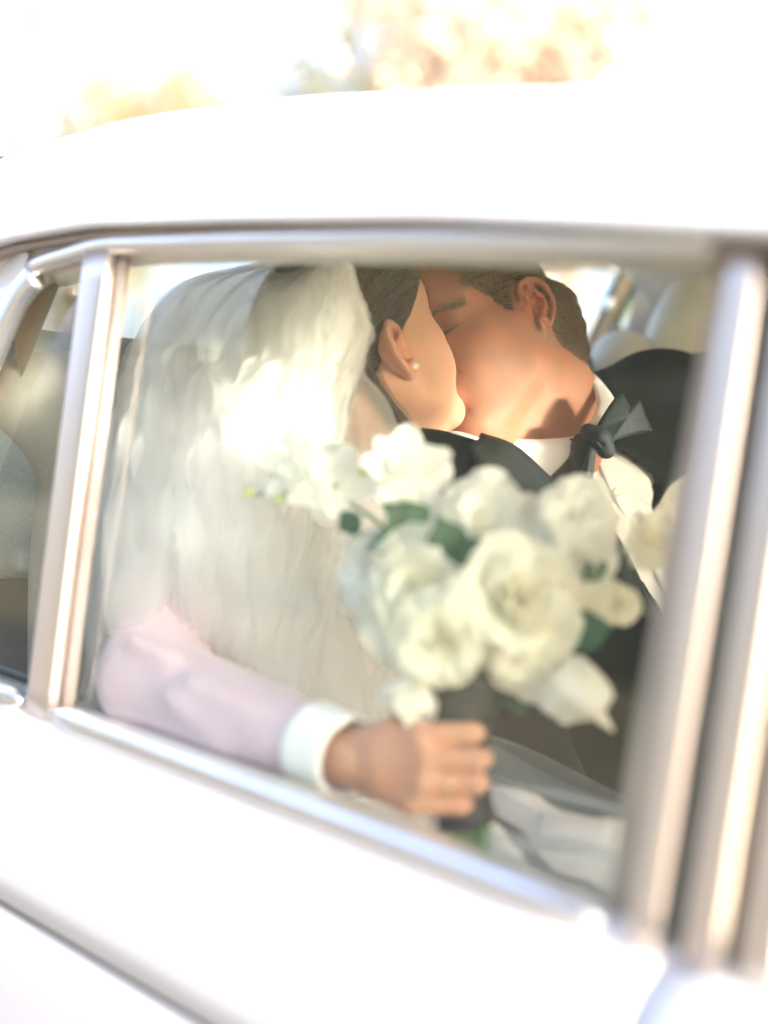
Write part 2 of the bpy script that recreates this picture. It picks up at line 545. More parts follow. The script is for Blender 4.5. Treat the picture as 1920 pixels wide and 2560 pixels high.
carpet = mat('beige_carpet', (0.50, 0.45, 0.39), 0.95, var=0.2, vscale=200)
pane_mat = glassmat('window_glass', haze=0.022)
pane_tint = glassmat('tinted_windscreen_glass', tint=(0.84, 0.87, 0.84), haze=0.01)  # slight tint put in to weaken the sun through the unseen windscreen
pane_far = glassmat('far_window_glass', tint=(0.95, 0.97, 0.95), haze=0.01)

car = empty('vintage_car', (0.2, 0.72, GZ))
tag(car, 'white vintage saloon car with chrome window frames, seen through its rear side window', 'car')
WIDE = 1.42                                    # near side to far side
TH = 0.05                                      # lean of the side glass
def sy(z): return TH * z if z > 0 else 0.0
def ztop(x):                                   # underside of the window frame
    return np.interp(x, [-.30, -.17, -.10, 0, .2, .39, .54, .65, .9, 1.4], [.335, .372, .387, .401, .397, .391, .384, .378, .36, .30])
def zdrip(x):
    return np.interp(x, [-.9, -.45, -.17, 0, .21, .44, .57, .69, .9, 1.5], [.20, .36, .415, .424, .418, .408, .398, .388, .37, .30])
def zroof(x):                                  # height of the roof at its shoulder (y = .12)
    return np.interp(x, [-.95, -.7, -.4, -.15, .05, .27, .44, .6, .9, 1.4, 1.6], [.26, .44, .548, .562, .556, .538, .522, .504, .492, .48, .47])

def mirror(V):
    V = np.array(V, float); V[:, 1] = WIDE - V[:, 1]; return V

def panel(name, x0, x1, prof, material, parent, nx=24, fx=None, far=False, thick=0.0):
    """Sheet swept along x with a (y, z) profile; fx(x, y, z) may bend it."""
    xs = np.linspace(x0, x1, nx); prof = np.asarray(prof, float)
    V = np.array([(x, y, z) if fx is None else fx(x, y, z) for x in xs for y, z in prof])
    m = len(prof)
    F = np.array([(i * m + j, i * m + j + 1, (i + 1) * m + j + 1, (i + 1) * m + j) for i in range(nx - 1) for j in range(m - 1)])
    if far:
        V = mirror(V)
    o = obj(name, newmesh(name, V, F), material, parent)
    if thick:
        md = o.modifiers.new('thickness', 'SOLIDIFY'); md.thickness = thick; md.offset = -1 if far else 1
    return o

def strip(name, path, w, h, material, parent, up=(0, -1, 0), r=0.45, n=40, far=False, smooth_path=True, round_ends=False):
    p = catmull(path, n) if smooth_path else np.asarray(path, float)
    sc = None
    if round_ends:
        t = np.linspace(0, 1, len(p)); e = np.minimum(t, 1 - t) * len(p)
        sc = np.sqrt(np.clip(e / 3, 0.05, 1))
    V, F = sweep(p, rsec(w, h, r, 4), up=up, scales=sc)
    if far:
        V = mirror(V); F = [f[::-1] for f in F]
    return obj(name, newmesh(name, V, F), material, parent)

# --- door skins and body side (both sides), with a moulded waist line and a trim strip below it
waist = catmull([(.055, -.026), (.030, -.026), (.012, -.029), (-.004, -.036), (-.016, -.050), (-.024, -.075), (-.030, -.12), (-.033, -.172)], 18)
lower = catmull([(-.026, -.190), (-.036, -.197), (-.040, -.25), (-.038, -.38), (-.020, -.52), (.01, -.62), (.06, -.70)], 18)
for far_side in (False, True):
    for nm, x0, x1, fine in (('rear_door', -.42, .6835, 50), ('front_door', .6865, 1.62, 30), ('rear_wing', -1.75, -.423, 30), ('front_wing', 1.623, 2.9, 20)):
        o = panel(nm, x0, x1, waist, white, car, fine, far=far_side, thick=.012)
        panel('lower_skin', x0, x1, lower, white, o, fine, far=far_side, thick=.012)
        strip('trim_strip', [(x0 + .003, -.0305, -.181), ((x0 + x1) / 2, -.0305, -.181), (x1 - .003, -.0305, -.181)],  .009, .012, dark_seal, o, n=12, far=far_side)
    box('sill_beam', (-1.7, .04, -.86) if not far_side else (-1.7, WIDE - .22, -.86), (2.8, .22, -.69) if not far_side else (2.8, WIDE - .04, -.69), rubber, car, .02)
    # inner door skin below the glass
    yb = (.06, .09) if not far_side else (WIDE - .09, WIDE - .06)
    box('door_card', (-.42, yb[0], -.66), (.66, yb[1], -.045), cream, car, .012)
    box('door_card', (.71, yb[0], -.66), (1.6, yb[1], -.045), cream, car, .012)
box('floor_pan', (-1.6, .08, -.78), (2.7, WIDE - .08, -.70), carpet, car)

# --- side glass, frames, pillars
for far_side in (False, True):
    k = dict(far=far_side)
    sfx = car
    # chrome sills under the glass
    for a, b in ((.026, .640), (-.30, -.026), (.768, 1.55)):
        strip('sill_trim', [(a, -.002, -.012), ((a + b) / 2, -.002, -.012), (b, -.002, -.012)], .023, .020, chrome, car, n=40, round_ends=True, **k)
    strip('sill_seal', [(-.42, .002, -.0275), (.6, .002, -.0275), (1.6, .002, -.0275)], .010, .012, dark_seal, car, n=20, **k)
    # upright bar between quarter light and window
    strip('window_divider', [(0, .004, -.026), (0, .011, .2), (0, .019, .405)], .042, .016, brushed, car, up=(0, -1, 0), r=.4, n=16, **k)
    strip('divider_seal', [(.022, .016, -.02), (.022, .022, .2), (.022, .030, .40)], .008, .012, greytrim, car, n=12, **k)  # seal strip toned brown-grey to draw the shadow line beside the divider
    # top frame
    xs = np.linspace(-.12, .652, 30)
    strip('window_frame_top', [(x, .020, ztop(x) + .010) for x in xs], .018, .018, chrome, car, n=60, **k)
    xs = np.linspace(.70, 1.40, 20)
    strip('window_frame_top', [(x, .020, ztop(x) + .010) for x in xs], .018, .018, chrome, car, n=40, **k)
    # sloping frame of the quarter light
    strip('quarter_light_frame', [(-.115, .020, .386), (-.150, .018, .352), (-.205, .013, .25), (-.262, .007, .12), (-.31, .003, -.012)], .030, .018, chrome, car, n=40, **k)
    # inner lips
    strip('inner_window_frame', [(.630, .040, -.02), (.640, .046, .2), (.650, .054, .40)], .026, .03, trimtan, car, n=14, **k)
    strip('inner_window_frame', [(x, .052, ztop(x) + .012) for x in np.linspace(-.12, .66, 16)], .03, .03, liner, car, n=30, **k)
    # centre pillar: frames of both doors with seals between
    def up_strip(nm, x0, x1, y, d, m):
        xm = (x0 + x1) / 2
        strip(nm, [(xm, y, -.024), (xm + .004, y + .010, .19), (xm + .006, y + .020, float(ztop(xm)) + .012)], x1 - x0, d, m, car, r=.4, n=16, **k)
    up_strip('door_frame', .655, .678, .006, .016, brushed)
    up_strip('pillar_seal', .676, .695, .020, .014, rubber)
    up_strip('door_frame', .693, .718, .006, .016, brushed)
    up_strip('pillar_seal', .716, .728, .020, .014, rubber)
    up_strip('door_frame', .726, .752, .010, .014, brushed)
    pl = [(.66, .030), (.66, .11), (.75, .11), (.75, .030)]
    V, F = [], []
    for z, dy in ((-.05, 0), (.40, .022)):
        V += [(x, y + dy, z) for x, y in pl]
    F = [(0, 1, 5, 4), (1, 2, 6, 5), (2, 3, 7, 6), (3, 0, 4, 7), (0, 3, 2, 1), (4, 5, 6, 7)]
    V = mirror(V) if far_side else np.array(V)
    obj('centre_pillar', newmesh('centre_pillar', V, F, False), trimtan, car)
    # panes
    def pane(nm, corners, m):
        V = np.array(corners, float); V = np.vstack([V, V + (0, .004, 0)])
        n = len(corners)
        F = [tuple(range(n)), tuple(range(2 * n - 1, n - 1, -1))] + [(i, i + n, (i + 1) % n + n, (i + 1) % n) for i in range(n)]
        if far_side:
            V = mirror(V)
        return obj(nm, newmesh(nm, V, F, False), m, car)
    m = pane_far if far_side else pane_mat
    pane('window_pane', [(.02, .022, -.02), (.66, .022, -.02), (.664, .040, .388), (.3, .041, .402), (.02, .042, .408)], m)
    pane('window_pane', [(-.02, .022, -.02), (-.02, .042, .405), (-.12, .041, .392), (-.30, .022, -.01)], m)
    pane('window_pane', [(.75, .022, -.02), (1.52, .022, -.02), (1.28, .036, .32), (.75, .040, .382)], m)
    # windscreen pillar
    strip('front_pillar', [(1.60, .05, -.05), (1.48, .06, .15), (1.36, .075, .33), (1.28, .10, .44)], .06, .05, white, car, n=20, **k)

# --- roof with drip rails
def roof_pt(x, s):
    """s 0..1 from near drip rail to far one."""
    d, r = zdrip(x), zroof(x)
    crown = r + .068
    prof = np.array([(.010, d + .006), (.022, d + .022), (.040, d + (r - d) * .45), (.070, d + (r - d) * .78), (.12, r), (.22, r + .034), (.40, r + .058), (WIDE / 2, crown)])
    return prof
def roof_grid(off, name, material, x0=-.325, x1=1.32, parent=car, nx=60):
    xs = np.linspace(x0, x1, nx); V = []
    for x in xs:
        h = catmull(roof_pt(x, 0), 26)
        h = h + off * np.array([1.0, -1.0])
        f = h[::-1][1:].copy(); f[:, 0] = WIDE - f[:, 0]
        for y, z in np.vstack([h, f]):
            e = min(1.0, max(0.0, (min(y, WIDE - y) - .13) / .22)); e = e * e * (3 - 2 * e)
            V.append((x1 - (x1 - x) * (1 - .030 * e), y, z))
    m = len(V) // nx
    F = np.array([(i * m + j, i * m + j + 1, (i + 1) * m + j + 1, (i + 1) * m + j) for i in range(nx - 1) for j in range(m - 1)])
    return obj(name, newmesh(name, V, F), material, parent)
roof = roof_grid(0.0, 'roof', white)
xsr = np.linspace(-.72, 1.32, 40)
for far_side in (False, True):
    strip('drip_rail', [(x, .004, zdrip(x) + .003) for x in xsr], .008, .016, white, roof, n=80, far=far_side)
    strip('drip_channel', [(x, .016, zdrip(x) - .004) for x in xsr], .008, .010, greytrim, roof, n=80, far=far_side)
    # cant rail between drip rail and window frame
    V = []; xs = np.linspace(-.60, 1.40, 50)
    for x in xs:
        V += [(x, .024, zdrip(x) + .004), (x, .030, float(ztop(x)) + .012), (x, .075, float(ztop(x)) + .010), (x, .10, zdrip(x) + .03)]
    F = np.array([(i * 4 + j, i * 4 + j + 1, i * 4 + j + 5, i * 4 + j + 4) for i in range(49) for j in range(3)])
    if far_side: V = mirror(V)
    obj('cant_rail', newmesh('cant_rail', np.array(V), F), liner, roof)
roof_grid(0.022, 'headlining', liner, -.27, 1.24)

# --- rear: pillars, back window, parcel shelf, boot lid
for far_side in (False, True):
    # outer skin of the rear pillar between quarter light and back window
    A = [(-.125, .016, .405), (-.165, .018, .345), (-.22, .013, .24), (-.275, .006, .12), (-.325, .0, -.03)]
    B = [(-.385, .105, .52), (-.50, .07, .36), (-.62, .05, .22), (-.72, .045, .10), (-.86, .03, -.03)]
    A, B = catmull(A, 14), catmull(B, 14)
    V = np.vstack([A + (B - A) * t + np.outer(np.sin(t * math.pi) * np.ones(14), (0, -.008, 0)) for t in np.linspace(0, 1, 8)])
    F = np.array([(i * 14 + j, i * 14 + j + 1, (i + 1) * 14 + j + 1, (i + 1) * 14 + j) for i in range(7) for j in range(13)])
    obj('rear_pillar', newmesh('rear_pillar', mirror(V) if far_side else V, F), white, car)
    V2 = V + (0.0, .045, 0); 
    obj('rear_pillar_trim', newmesh('rear_pillar_trim', mirror(V2) if far_side else V2, F), trimtan, car)
    # pale strip and seal along the back window
    yy = (lambda y: WIDE - y) if far_side else (lambda y: y)
    for dx, w, mm, nm in ((0.0, .030, woodish, 'back_window_trim'), (.022, .010, rubber, 'back_window_seal'), (-.022, .012, rubber, 'back_window_seal')):
        V, F = sweep(catmull([((-.375 if far_side else -.43) + dx, yy(.115), .625 if far_side else .50), (-.455 + dx, yy(.085), .495), (-.53 + dx, yy(.08), .35), (-.62 + dx, yy(.08), .19)], 20), rsec(w, .02, .4), up=(0, 1, 0))
        obj(nm, newmesh(nm, V, F), mm, car)
    box('coat_hook', (-.425, yy(.125) - .008, .545), (-.405, yy(.125) + .008, .565), chrome, car, .004)
fp = [(-.03, WIDE - .05, .385), (-.45, WIDE - .06, .36), (-.40, WIDE - .09, .50), (-.355, WIDE - .125, .62), (-.03, WIDE - .16, .60)]
fp = fp + [(x, y + .012, z) for x, y, z in fp]
obj('rear_pillar_trim', newmesh('rear_pillar_trim', fp, [(0, 1, 2, 3, 4), (9, 8, 7, 6, 5)] + [(i, i + 5, (i + 1) % 5 + 5, (i + 1) % 5) for i in range(5)], False), trimtan, car)
Vb = [(-.34, .20, .605), (-.34, WIDE - .20, .605), (-.45, WIDE - .09, .51), (-.66, WIDE - .08, .12), (-.66, .08, .12), (-.45, .09, .51)]
obj('back_window', newmesh('back_window', Vb, [(0, 1, 2, 3, 4, 5)], False), pane_far, car)
box('rear_bulkhead', (-.46, .07, -.69), (-.43, WIDE - .07, .083), slate, car, .008)
box('parcel_shelf', (-.70, .08, .085), (-.20, WIDE - .08, .115), slate, car, .01)
panel('boot_lid', -1.75, -.68, [(0.0, -.03), (.06, .045), (.2, .08), (WIDE / 2, .095), (WIDE - .2, .08), (WIDE - .06, .045), (WIDE, -.03)], white, car, 12, fx=lambda x, y, z: (x, y, z - .05 * ((x + .68) / 1.07) ** 2))
panel('bonnet', 1.55, 2.9, [(0.0, -.03), (.06, .0), (.2, .02), (WIDE / 2, .035), (WIDE - .2, .02), (WIDE - .06, .0), (WIDE, -.03)], white, car, 12)
for x0, nm in ((-1.76, 'tail_panel'), (2.88, 'nose_panel')):
    box(nm, (x0, .02, -.72), (x0 + .03, WIDE - .02, -.02), white, car, .01)
box('windscreen_header', (1.255, .14, .520), (1.315, WIDE - .14, .58), liner, car, .012)  # unseen header added over the roof gap, height set to cut the sun
box('dashboard', (1.30, .10, -.22), (1.62, WIDE - .10, .0), cream, car, .05)
Vw = [(1.60, .10, .0), (1.60, WIDE - .10, .0), (1.27, WIDE - .13, .525), (1.27, .13, .525)]
obj('windscreen', newmesh('windscreen', Vw, [(0, 1, 2, 3)], False), pane_tint, car)

# --- wheels
tyre_m = mat('tyre', (0.03, 0.03, 0.03), 0.8, var=.2, vscale=30)
def wheel(x, y):
    w = empty('wheel', (x, y, GZ + .31), car)
    w.matrix_parent_inverse = car.matrix_basis.inverted()
    a = np.linspace(0, 2 * math.pi, 41)[:-1]
    for nm, prof, mm in (('tyre', [(.19, -.07), (.27, -.085), (.305, -.06), (.31, 0), (.305, .06), (.27, .085), (.19, .07)], tyre_m), ('rim', [(.0, -.05), (.05, -.06), (.12, -.045), (.185, -.065), (.2, -.06), (.2, .06), (.185, .065), (.0, .05)], chrome)):
        V = np.array([(x + r * math.cos(t), y + d, GZ + .31 + r * math.sin(t)) for t in a for r, d in prof]); m = len(prof)
        F = [(i * m + j, i * m + j + 1, ((i + 1) % 40) * m + j + 1, ((i + 1) % 40) * m + j) for i in range(40) for j in range(m - 1)]
        obj(nm, newmesh(nm, V, F), mm, w)
for x in (-.95, 2.1):
    for y in (.10, WIDE - .10):
        wheel(x, y)

# --- seats
def cushion(name, S_ops, lo, hi, material, h=.012, smooth=3, parent=car):
    S = Sculpt(lo, hi, h)
    S_ops(S)
    V, F = S.mesh(smooth)
    return obj(name, newmesh(name, V, F), material, parent)

def bench_back(S):
    for y in np.linspace(.16, WIDE - .16, 9):
        S.chain([(-.22, y, .255), (-.17, y, .10), (-.08, y, -.25), (-.05, y, -.42)], [.055, .075, .09, .09], k=.10)
    S.chain([(-.23, .10, .265), (-.24, .30, .27)], [.06, .06], k=.05)
rear_seat = cushion('rear_seat_back', bench_back, (-.40, .02, -.55), (.10, WIDE - .02, .40), taupe)
def bench_base(S):
    for y in np.linspace(.18, WIDE - .18, 9):
        S.chain([(-.05, y, -.40), (.42, y, -.37)], [.09, .10], k=.12)
cushion('rear_seat_cushion', bench_base, (-.25, .03, -.56), (.60, WIDE - .03, -.2), taupe)
def hrest(name, c, size, rot, material):
    """Padded headrest: rounded box, softly domed, on two posts."""
    w, hgt, t = size
    S = Sculpt((-.10, -w * 1.25, -hgt * 1.3), (.10, w * 1.25, hgt * 1.3), .005)
    X, Y, Z = S.ax[0][:, None, None], S.ax[1][None, :, None], S.ax[2][None, None, :]
    tt = t * (1 - .35 * (Y / w) ** 2 - .25 * (Z / hgt) ** 2)
    r = .035
    qx, qy, qz = np.abs(X) - tt + r * .8, np.abs(Y) - w * (1 - .10 * (Z / hgt)) + r, np.abs(Z) - hgt + r
    S.v = (np.sqrt(np.maximum(qx, 0) ** 2 + np.maximum(qy, 0) ** 2 + np.maximum(qz, 0) ** 2) + np.minimum(np.maximum(qx, np.maximum(qy, qz)), 0) - r).astype(np.float32)
    S.chain([(t * .55, -w * .8, -hgt * .55), (t * .75, 0, -hgt * .6), (t * .55, w * .8, -hgt * .55)], .004, k=.012, sub=True)
    V, F = S.mesh(3)
    a, b = math.radians(rot[0]), math.radians(rot[1])
    Rx = np.array([[1, 0, 0], [0, math.cos(a), -math.sin(a)], [0, math.sin(a), math.cos(a)]])
    Rz = np.array([[math.cos(b), -math.sin(b), 0], [math.sin(b), math.cos(b), 0], [0, 0, 1]])
    V = V @ (Rz @ Rx).T + np.array(c)
    return obj(name, newmesh(name, V, F), material, rear_seat)
hrest('headrest', (-.19, .84, .345), (.125, .10, .055), (0, 0), slate)  # grey cloth paints this headrest as lying in shadow
hrest('headrest', (-.16, 1.06, .385), (.095, .085, .05), (0, 0), cream)
hrest('headrest', (-.11, 1.155, .462), (.118, .085, .05), (-24, 0), cream)
hrest('headrest', (-.255, .21, .215), (.175, .135, .055), (3, 0), slate)

def front_seat(y0, tall=0.0, wide=.09):
    s = empty('front_seat', (1.0, y0, GZ), car); s.matrix_parent_inverse = car.matrix_basis.inverted()
    def part(nm, f, lo, hi, m, h=.014):
        S = Sculpt(lo, hi, h); f(S); V, F = S.mesh(3)
        obj(nm, newmesh(nm, V, F), m, s)
    def back(S):
        for y in ((-.25, -.16, -.08, 0, .08, .16) if tall > .07 else (-.16, -.08, 0, .08, .16)):
            S.chain([(.85, y0 + y, .19 + tall * 1.15), (.93, y0 + y, -.1), (.98, y0 + y, -.38)], [.05, .07, .08], k=.09)
    part('backrest', back, (.70, y0 - .38, -.5), (1.12, y0 + .30, .42), cream)
    def base(S):
        for y in (-.16, -.05, .05, .16):
            S.chain([(1.0, y0 + y, -.42), (1.38, y0 + y, -.38)], [.08, .09], k=.1)
    def rest(S):
        for a in np.linspace(-wide, wide, 5):
            S.chain([(.83, y0 + a, .24), (.82, y0 + a, .33 + tall)], [.045, .045], k=.05)
        S.chain([(.85, y0 - .05, .10), (.84, y0 - .05, .26)], .008, k=.004); S.chain([(.85, y0 + .05, .10), (.84, y0 + .05, .26)], .008, k=.004)
    part('headrest', rest, (.70, y0 - .18, .08), (.95, y0 + .18, .52), cream, .009)  # unseen headrest, added to block the sun from bouquet and bride
    part('cushion', base, (.85, y0 - .32, -.56), (1.55, y0 + .32, -.22), cream)
front_seat(.475, .085, .07); front_seat(.915, .06, .11)  # unseen seats, shifted and raised to keep sun off bride, bouquet and shirt
# ------------------------------------------------------------------ heads (local: x forward, y to the person's left, z up, origin between the ears)
def ear(S, side, male, c=(-0.008, 0.070, 0.002), sc=1.0, tilt=14, flare=0.55):
    """Outer ear in its own plane: p forward, q up, n outward."""
    t = math.radians(tilt); ct, st = math.cos(t), math.sin(t)
    def L(p, q, n=None):
        p, q = p * sc, q * sc
        n = (0.004 + max(0.0, 0.010 - p) * flare if n is None else n * sc)
        x = p * ct - q * st; z = p * st + q * ct
        return (c[0] + x, side * (c[1] + n), c[2] + z)
    th = 0.0036 * sc
    # thin flap
    S.chain([L(.000, .012), L(-.012, .016), L(-.015, .002), L(-.010, -.014), L(-.004, -.022)], [.010 * sc, .012 * sc, .013 * sc, .011 * sc, .009 * sc], k=.006, flat=((0.5, -side * 0.86, 0), 0.34))
    # back of the shell, closing the bowl
    S.chain([L(.000, .016, .004), L(-.013, .018, .008), L(-.018, .003, .009), L(-.012, -.013, .007)], [.011 * sc, .0125 * sc, .0125 * sc, .011 * sc], k=.006, flat=((0.5, -side * 0.86, 0), 0.40))
    # hollow of the shell
    S.ell(L(-.008, -.003, .0165), (.0095 * sc, .0085 * sc, .013 * sc), k=.005, sub=True)
    S.ell(L(-.011, .020, .0185), (.009 * sc, .0050 * sc, .007 * sc), k=.004, sub=True)
    # rim
    S.chain([L(.000, .002, .006), L(.006, .010, .007), L(.008, .021, .008), L(.002, .030, .010), L(-.009, .033), L(-.019, .028), L(-.025, .017), L(-.027, .004), L(-.024, -.009), L(-.018, -.019), L(-.011, -.026)],
            [th * .9, th, th, th * 1.05, th * 1.1, th * 1.15, th * 1.1, th * 1.05, th, th, th * 1.2], k=.0035)
    # inner fold
    S.chain([L(-.006, -.0165, .011), L(-.013, -.012, .012), L(-.0185, -.002, .0145), L(-.0175, .009, .014), L(-.011, .017, .012), L(-.004, .021, .009)], [th * .9, th, th * 1.1, th, th * .85, th * .7], k=.005)
    # lobe, tragus
    S.chain([L(-.009, -.026, .010), L(-.003, -.030, .007), L(.002, -.026, .004)], [.0066 * sc, .0068 * sc, .0055 * sc], k=.006, flat=((0.4, -side * 0.9, 0), 0.6))
    S.ell(L(.005, -.005, .005), (.0055 * sc, .0045 * sc, .007 * sc), k=.005)
    S.ell(L(.004, -.016, .003), (.007 * sc, .004 * sc, .009 * sc), k=.006)

def head_field(S, male=True, ears=(1,)):
    j = 1.0 if male else 0.0
    # skull
    S.ell((.000, 0, .048), (.094, .0735, .088))
    S.ell((-.036, 0, .040), (.066, .068, .068), k=.03)
    S.ell((.048, 0, .062), (.052, .058, .052), k=.03)                 # forehead
    S.ell((.046, 0, -.008), (.054, .056, .070), k=.03)                # mid face
    S.ell((.052, 0, -.055), (.046, .040, .046), k=.025)               # muzzle
    for s in (-1, 1):
        S.ell((.046, s * .050, -.004), (.028, .017, .016), k=.022)    # cheekbone
        S.ell((.060, s * .034, -.034), (.030, .022, .030), k=.022)     # cheek
        S.chain([(-.002, s * .060, -.005), (.004, s * (.056 + .002 * j), -.052), (.040, s * .042, -.078), (.078, s * .016, -.094 - .003 * j)],
                [.015, .0155 + .002 * j, .0155 + .001 * j, .015], k=.026)   # jaw
        S.chain([(.094, s * .008, .046), (.086, s * .030, .050), (.066, s * .050, .042)], [.009 + .0015 * j, .010 + .001 * j, .009], k=.016)  # brow
        S.ell((.030, s * .052, -.035), (.034, .014, .036), k=.02)     # side of the cheek
    S.ell((.086, 0, -.092 - .002 * j), (.017, .019 + .003 * j, .016), k=.018)   # chin
    S.ell((.101, 0, -.0735), (.010, .024, .007), k=.010, sub=True)    # fold above the chin
    for s in (-1, 1):
        S.ell((.103, s * .031, .0235), (.015, .018, .012), k=.014, sub=True)    # socket
        S.ell((.0725, s * .0315, .0235), (.0160, .0165, .0135), k=.006)         # closed lid over the eyeball
        S.chain([(.0870, s * .0185, .0170), (.0885, s * .029, .0140), (.0815, s * .0435, .0165)], [.0010, .0012, .0010], k=.002, sub=True)
    # nose
    S.chain([(.093, 0, .034), (.103, 0, .012), (.114, 0, -.010)], [.0085, .0085, .0095], k=.014)
    S.ell((.113, 0, -.0135), (.0105, .0105, .009), k=.008)
    for s in (-1, 1):
        S.ell((.101, s * .0125, -.0165), (.011, .0065, .0085), k=.006)
        S.ell((.105, s * .0065, -.0245), (.006, .0035, .004), k=.003, sub=True)
        S.chain([(.097, s * .021, -.022), (.090, s * .033, -.045)], [.0005, .0005], k=.006, sub=True)
    # mouth
    m = .70 if male else 1.0
    S.chain([(.094, -.022 * m, -.052), (.103, -.010 * m, -.0475), (.1055, 0, -.0485), (.103, .010 * m, -.0475), (.094, .022 * m, -.052)], [.002, .0048, .005, .0048, .002], k=.010)
    S.chain([(.094, -.020 * m, -.055), (.1025, 0, -.0600), (.094, .020 * m, -.055)], [.002, .0062, .002], k=.010)
    S.chain([(.096, -.025, -.0535), (.109, 0, -.0540), (.096, .025, -.0535)], [.0010, .0012, .0010], k=.0025, sub=True)
    return S
# ------------------------------------------------------------------ shared for both people
def cdir(r, u, t):
    """Direction from camera-right, camera-up, towards-camera amounts."""
    return CR * r + CU * u - CD * t

def skin(name, base, red, freckle=0.0, bump=0.12):
    m = mat(name, base, 0.48, spec=0.4, sss=0.35, sss_r=(1.0, 0.36, 0.20), sss_s=0.006, bump=bump, bscale=900)
    t = m.node_tree; b = t.nodes['Principled BSDF']
    tc = t.nodes.new('ShaderNodeTexCoord')
    n = t.nodes.new('ShaderNodeTexNoise'); n.inputs['Scale'].default_value = 42; n.inputs['Detail'].default_value = 7
    t.links.new(tc.outputs['Object'], n.inputs['Vector'])
    r = t.nodes.new('ShaderNodeValToRGB')
    r.color_ramp.elements[0].position, r.color_ramp.elements[1].position = 0.35, 0.68
    r.color_ramp.elements[0].color, r.color_ramp.elements[1].color = (*base, 1), (*red, 1)
    t.links.new(n.outputs['Fac'], r.inputs[0])
    col = r.outputs[0]
    if freckle:
        v = t.nodes.new('ShaderNodeTexVoronoi'); v.inputs['Scale'].default_value = 110
        t.links.new(tc.outputs['Object'], v.inputs['Vector'])
        rr = t.nodes.new('ShaderNodeValToRGB')
        rr.color_ramp.elements[0].position, rr.color_ramp.elements[1].position = 0.08, 0.22
        rr.color_ramp.elements[0].color = (1 - freckle, 1 - freckle * 1.2, 1 - freckle * 1.3, 1); rr.color_ramp.elements[1].color = (1, 1, 1, 1)
        t.links.new(v.outputs['Distance'], rr.inputs[0])
        mx = t.nodes.new('ShaderNodeMixRGB'); mx.blend_type = 'MULTIPLY'; mx.inputs[0].default_value = 1
        t.links.new(col, mx.inputs[1]); t.links.new(rr.outputs[0], mx.inputs[2]); col = mx.outputs[0]
    at = t.nodes.new('ShaderNodeAttribute'); at.attribute_name = 'flush_glow'        # redder ears and cheeks, with backlit ear glow painted in
    mf = t.nodes.new('ShaderNodeMixRGB'); mf.inputs[2].default_value = (red[0] * 1.02, red[1] * .72, red[2] * .66, 1)
    t.links.new(at.outputs['Fac'], mf.inputs[0]); t.links.new(col, mf.inputs[1])
    t.links.new(mf.outputs[0], b.inputs['Base Color'])
    return m

def flush_glow(o, local, ears_at, cheeks_at):
    """Per-vertex redness, blood plus painted ear glow, for the head, whose vertices come first in the mesh."""
    f = np.zeros(len(o.data.vertices), np.float32)
    for pts, rad, amt in ((ears_at, .026, .6), (cheeks_at, .030, .08)):
        for c in pts:
            d = np.linalg.norm(local - np.array(c), axis=1)
            f[:len(local)] = np.maximum(f[:len(local)], amt * np.exp(-(d / rad) ** 4))
    at = o.data.attributes.new('flush_glow', 'FLOAT', 'POINT'); at.data.foreach_set('value', f)

def frame(origin, fwd, up, k=1.0):
    f = np.array(fwd, float); f /= np.linalg.norm(f)
    u = np.array(up, float); l = np.cross(u, f); l /= np.linalg.norm(l); u = np.cross(f, l)
    return (np.array(origin, float), f * k, l * k, u * k)

def to_local(fr, p):
    o, a, b, c = fr; d = np.array(p, float) - o; k = a @ a
    return np.array([d @ a, d @ b, d @ c]) / k

def vnormals(V, F):
    n = np.cross(V[F[:, 2]] - V[F[:, 0]], V[F[:, 3]] - V[F[:, 1]])
    N = np.zeros_like(V)
    for j in range(4):
        for i in range(3):
            N[:, i] += np.bincount(F[:, j], n[:, i], len(V))
    return N / (np.linalg.norm(N, axis=1)[:, None] + 1e-12)

def join(parts):
    V, F, o = [], [], 0
    for v, f in parts:
        V.append(v); F.append(np.asarray(f) + o); o += len(v)
    return np.vstack(V), np.vstack(F)

def slab(outline, thick, normal, puff=0.0, inset=0.25):
    """Cloth piece with real thickness from a closed 3-D outline; edges rounded, middle puffed."""
    A = np.asarray(outline, float); n = np.asarray(normal, float); n /= np.linalg.norm(n)
    c = A.mean(0); m = len(A)
    rings = []
    for s, h in ((1.0, 0.0), (0.985, .5), (1 - inset * .6, .9), (1 - inset * 1.6, 1.0), (.25, 1.0 + .2)):
        rings.append(c + (A - c) * s + n * (thick * .5 * h + puff * (1 - s)))
    back = []
    for s, h in ((.25, 1.0), (1 - inset, .9), (0.985, .5)):
        back.append(c + (A - c) * s - n * (thick * .5 * h))
    R = rings[::-1] + back[::-1]
    V = np.vstack([c[None] + n * (thick * .6 + puff)] + R + [c[None] - n * thick * .5])
    F = []
    for j in range(m):
        F.append((0, 1 + j, 1 + (j + 1) % m))
    for i in range(len(R) - 1):
        a = 1 + i * m
        for j in range(m):
            F.append((a + j, a + m + j, a + m + (j + 1) % m, a + (j + 1) % m))
    a = 1 + (len(R) - 1) * m; e = len(V) - 1
    for j in range(m):
        F.append((a + j, e, a + (j + 1) % m))
    return V, F

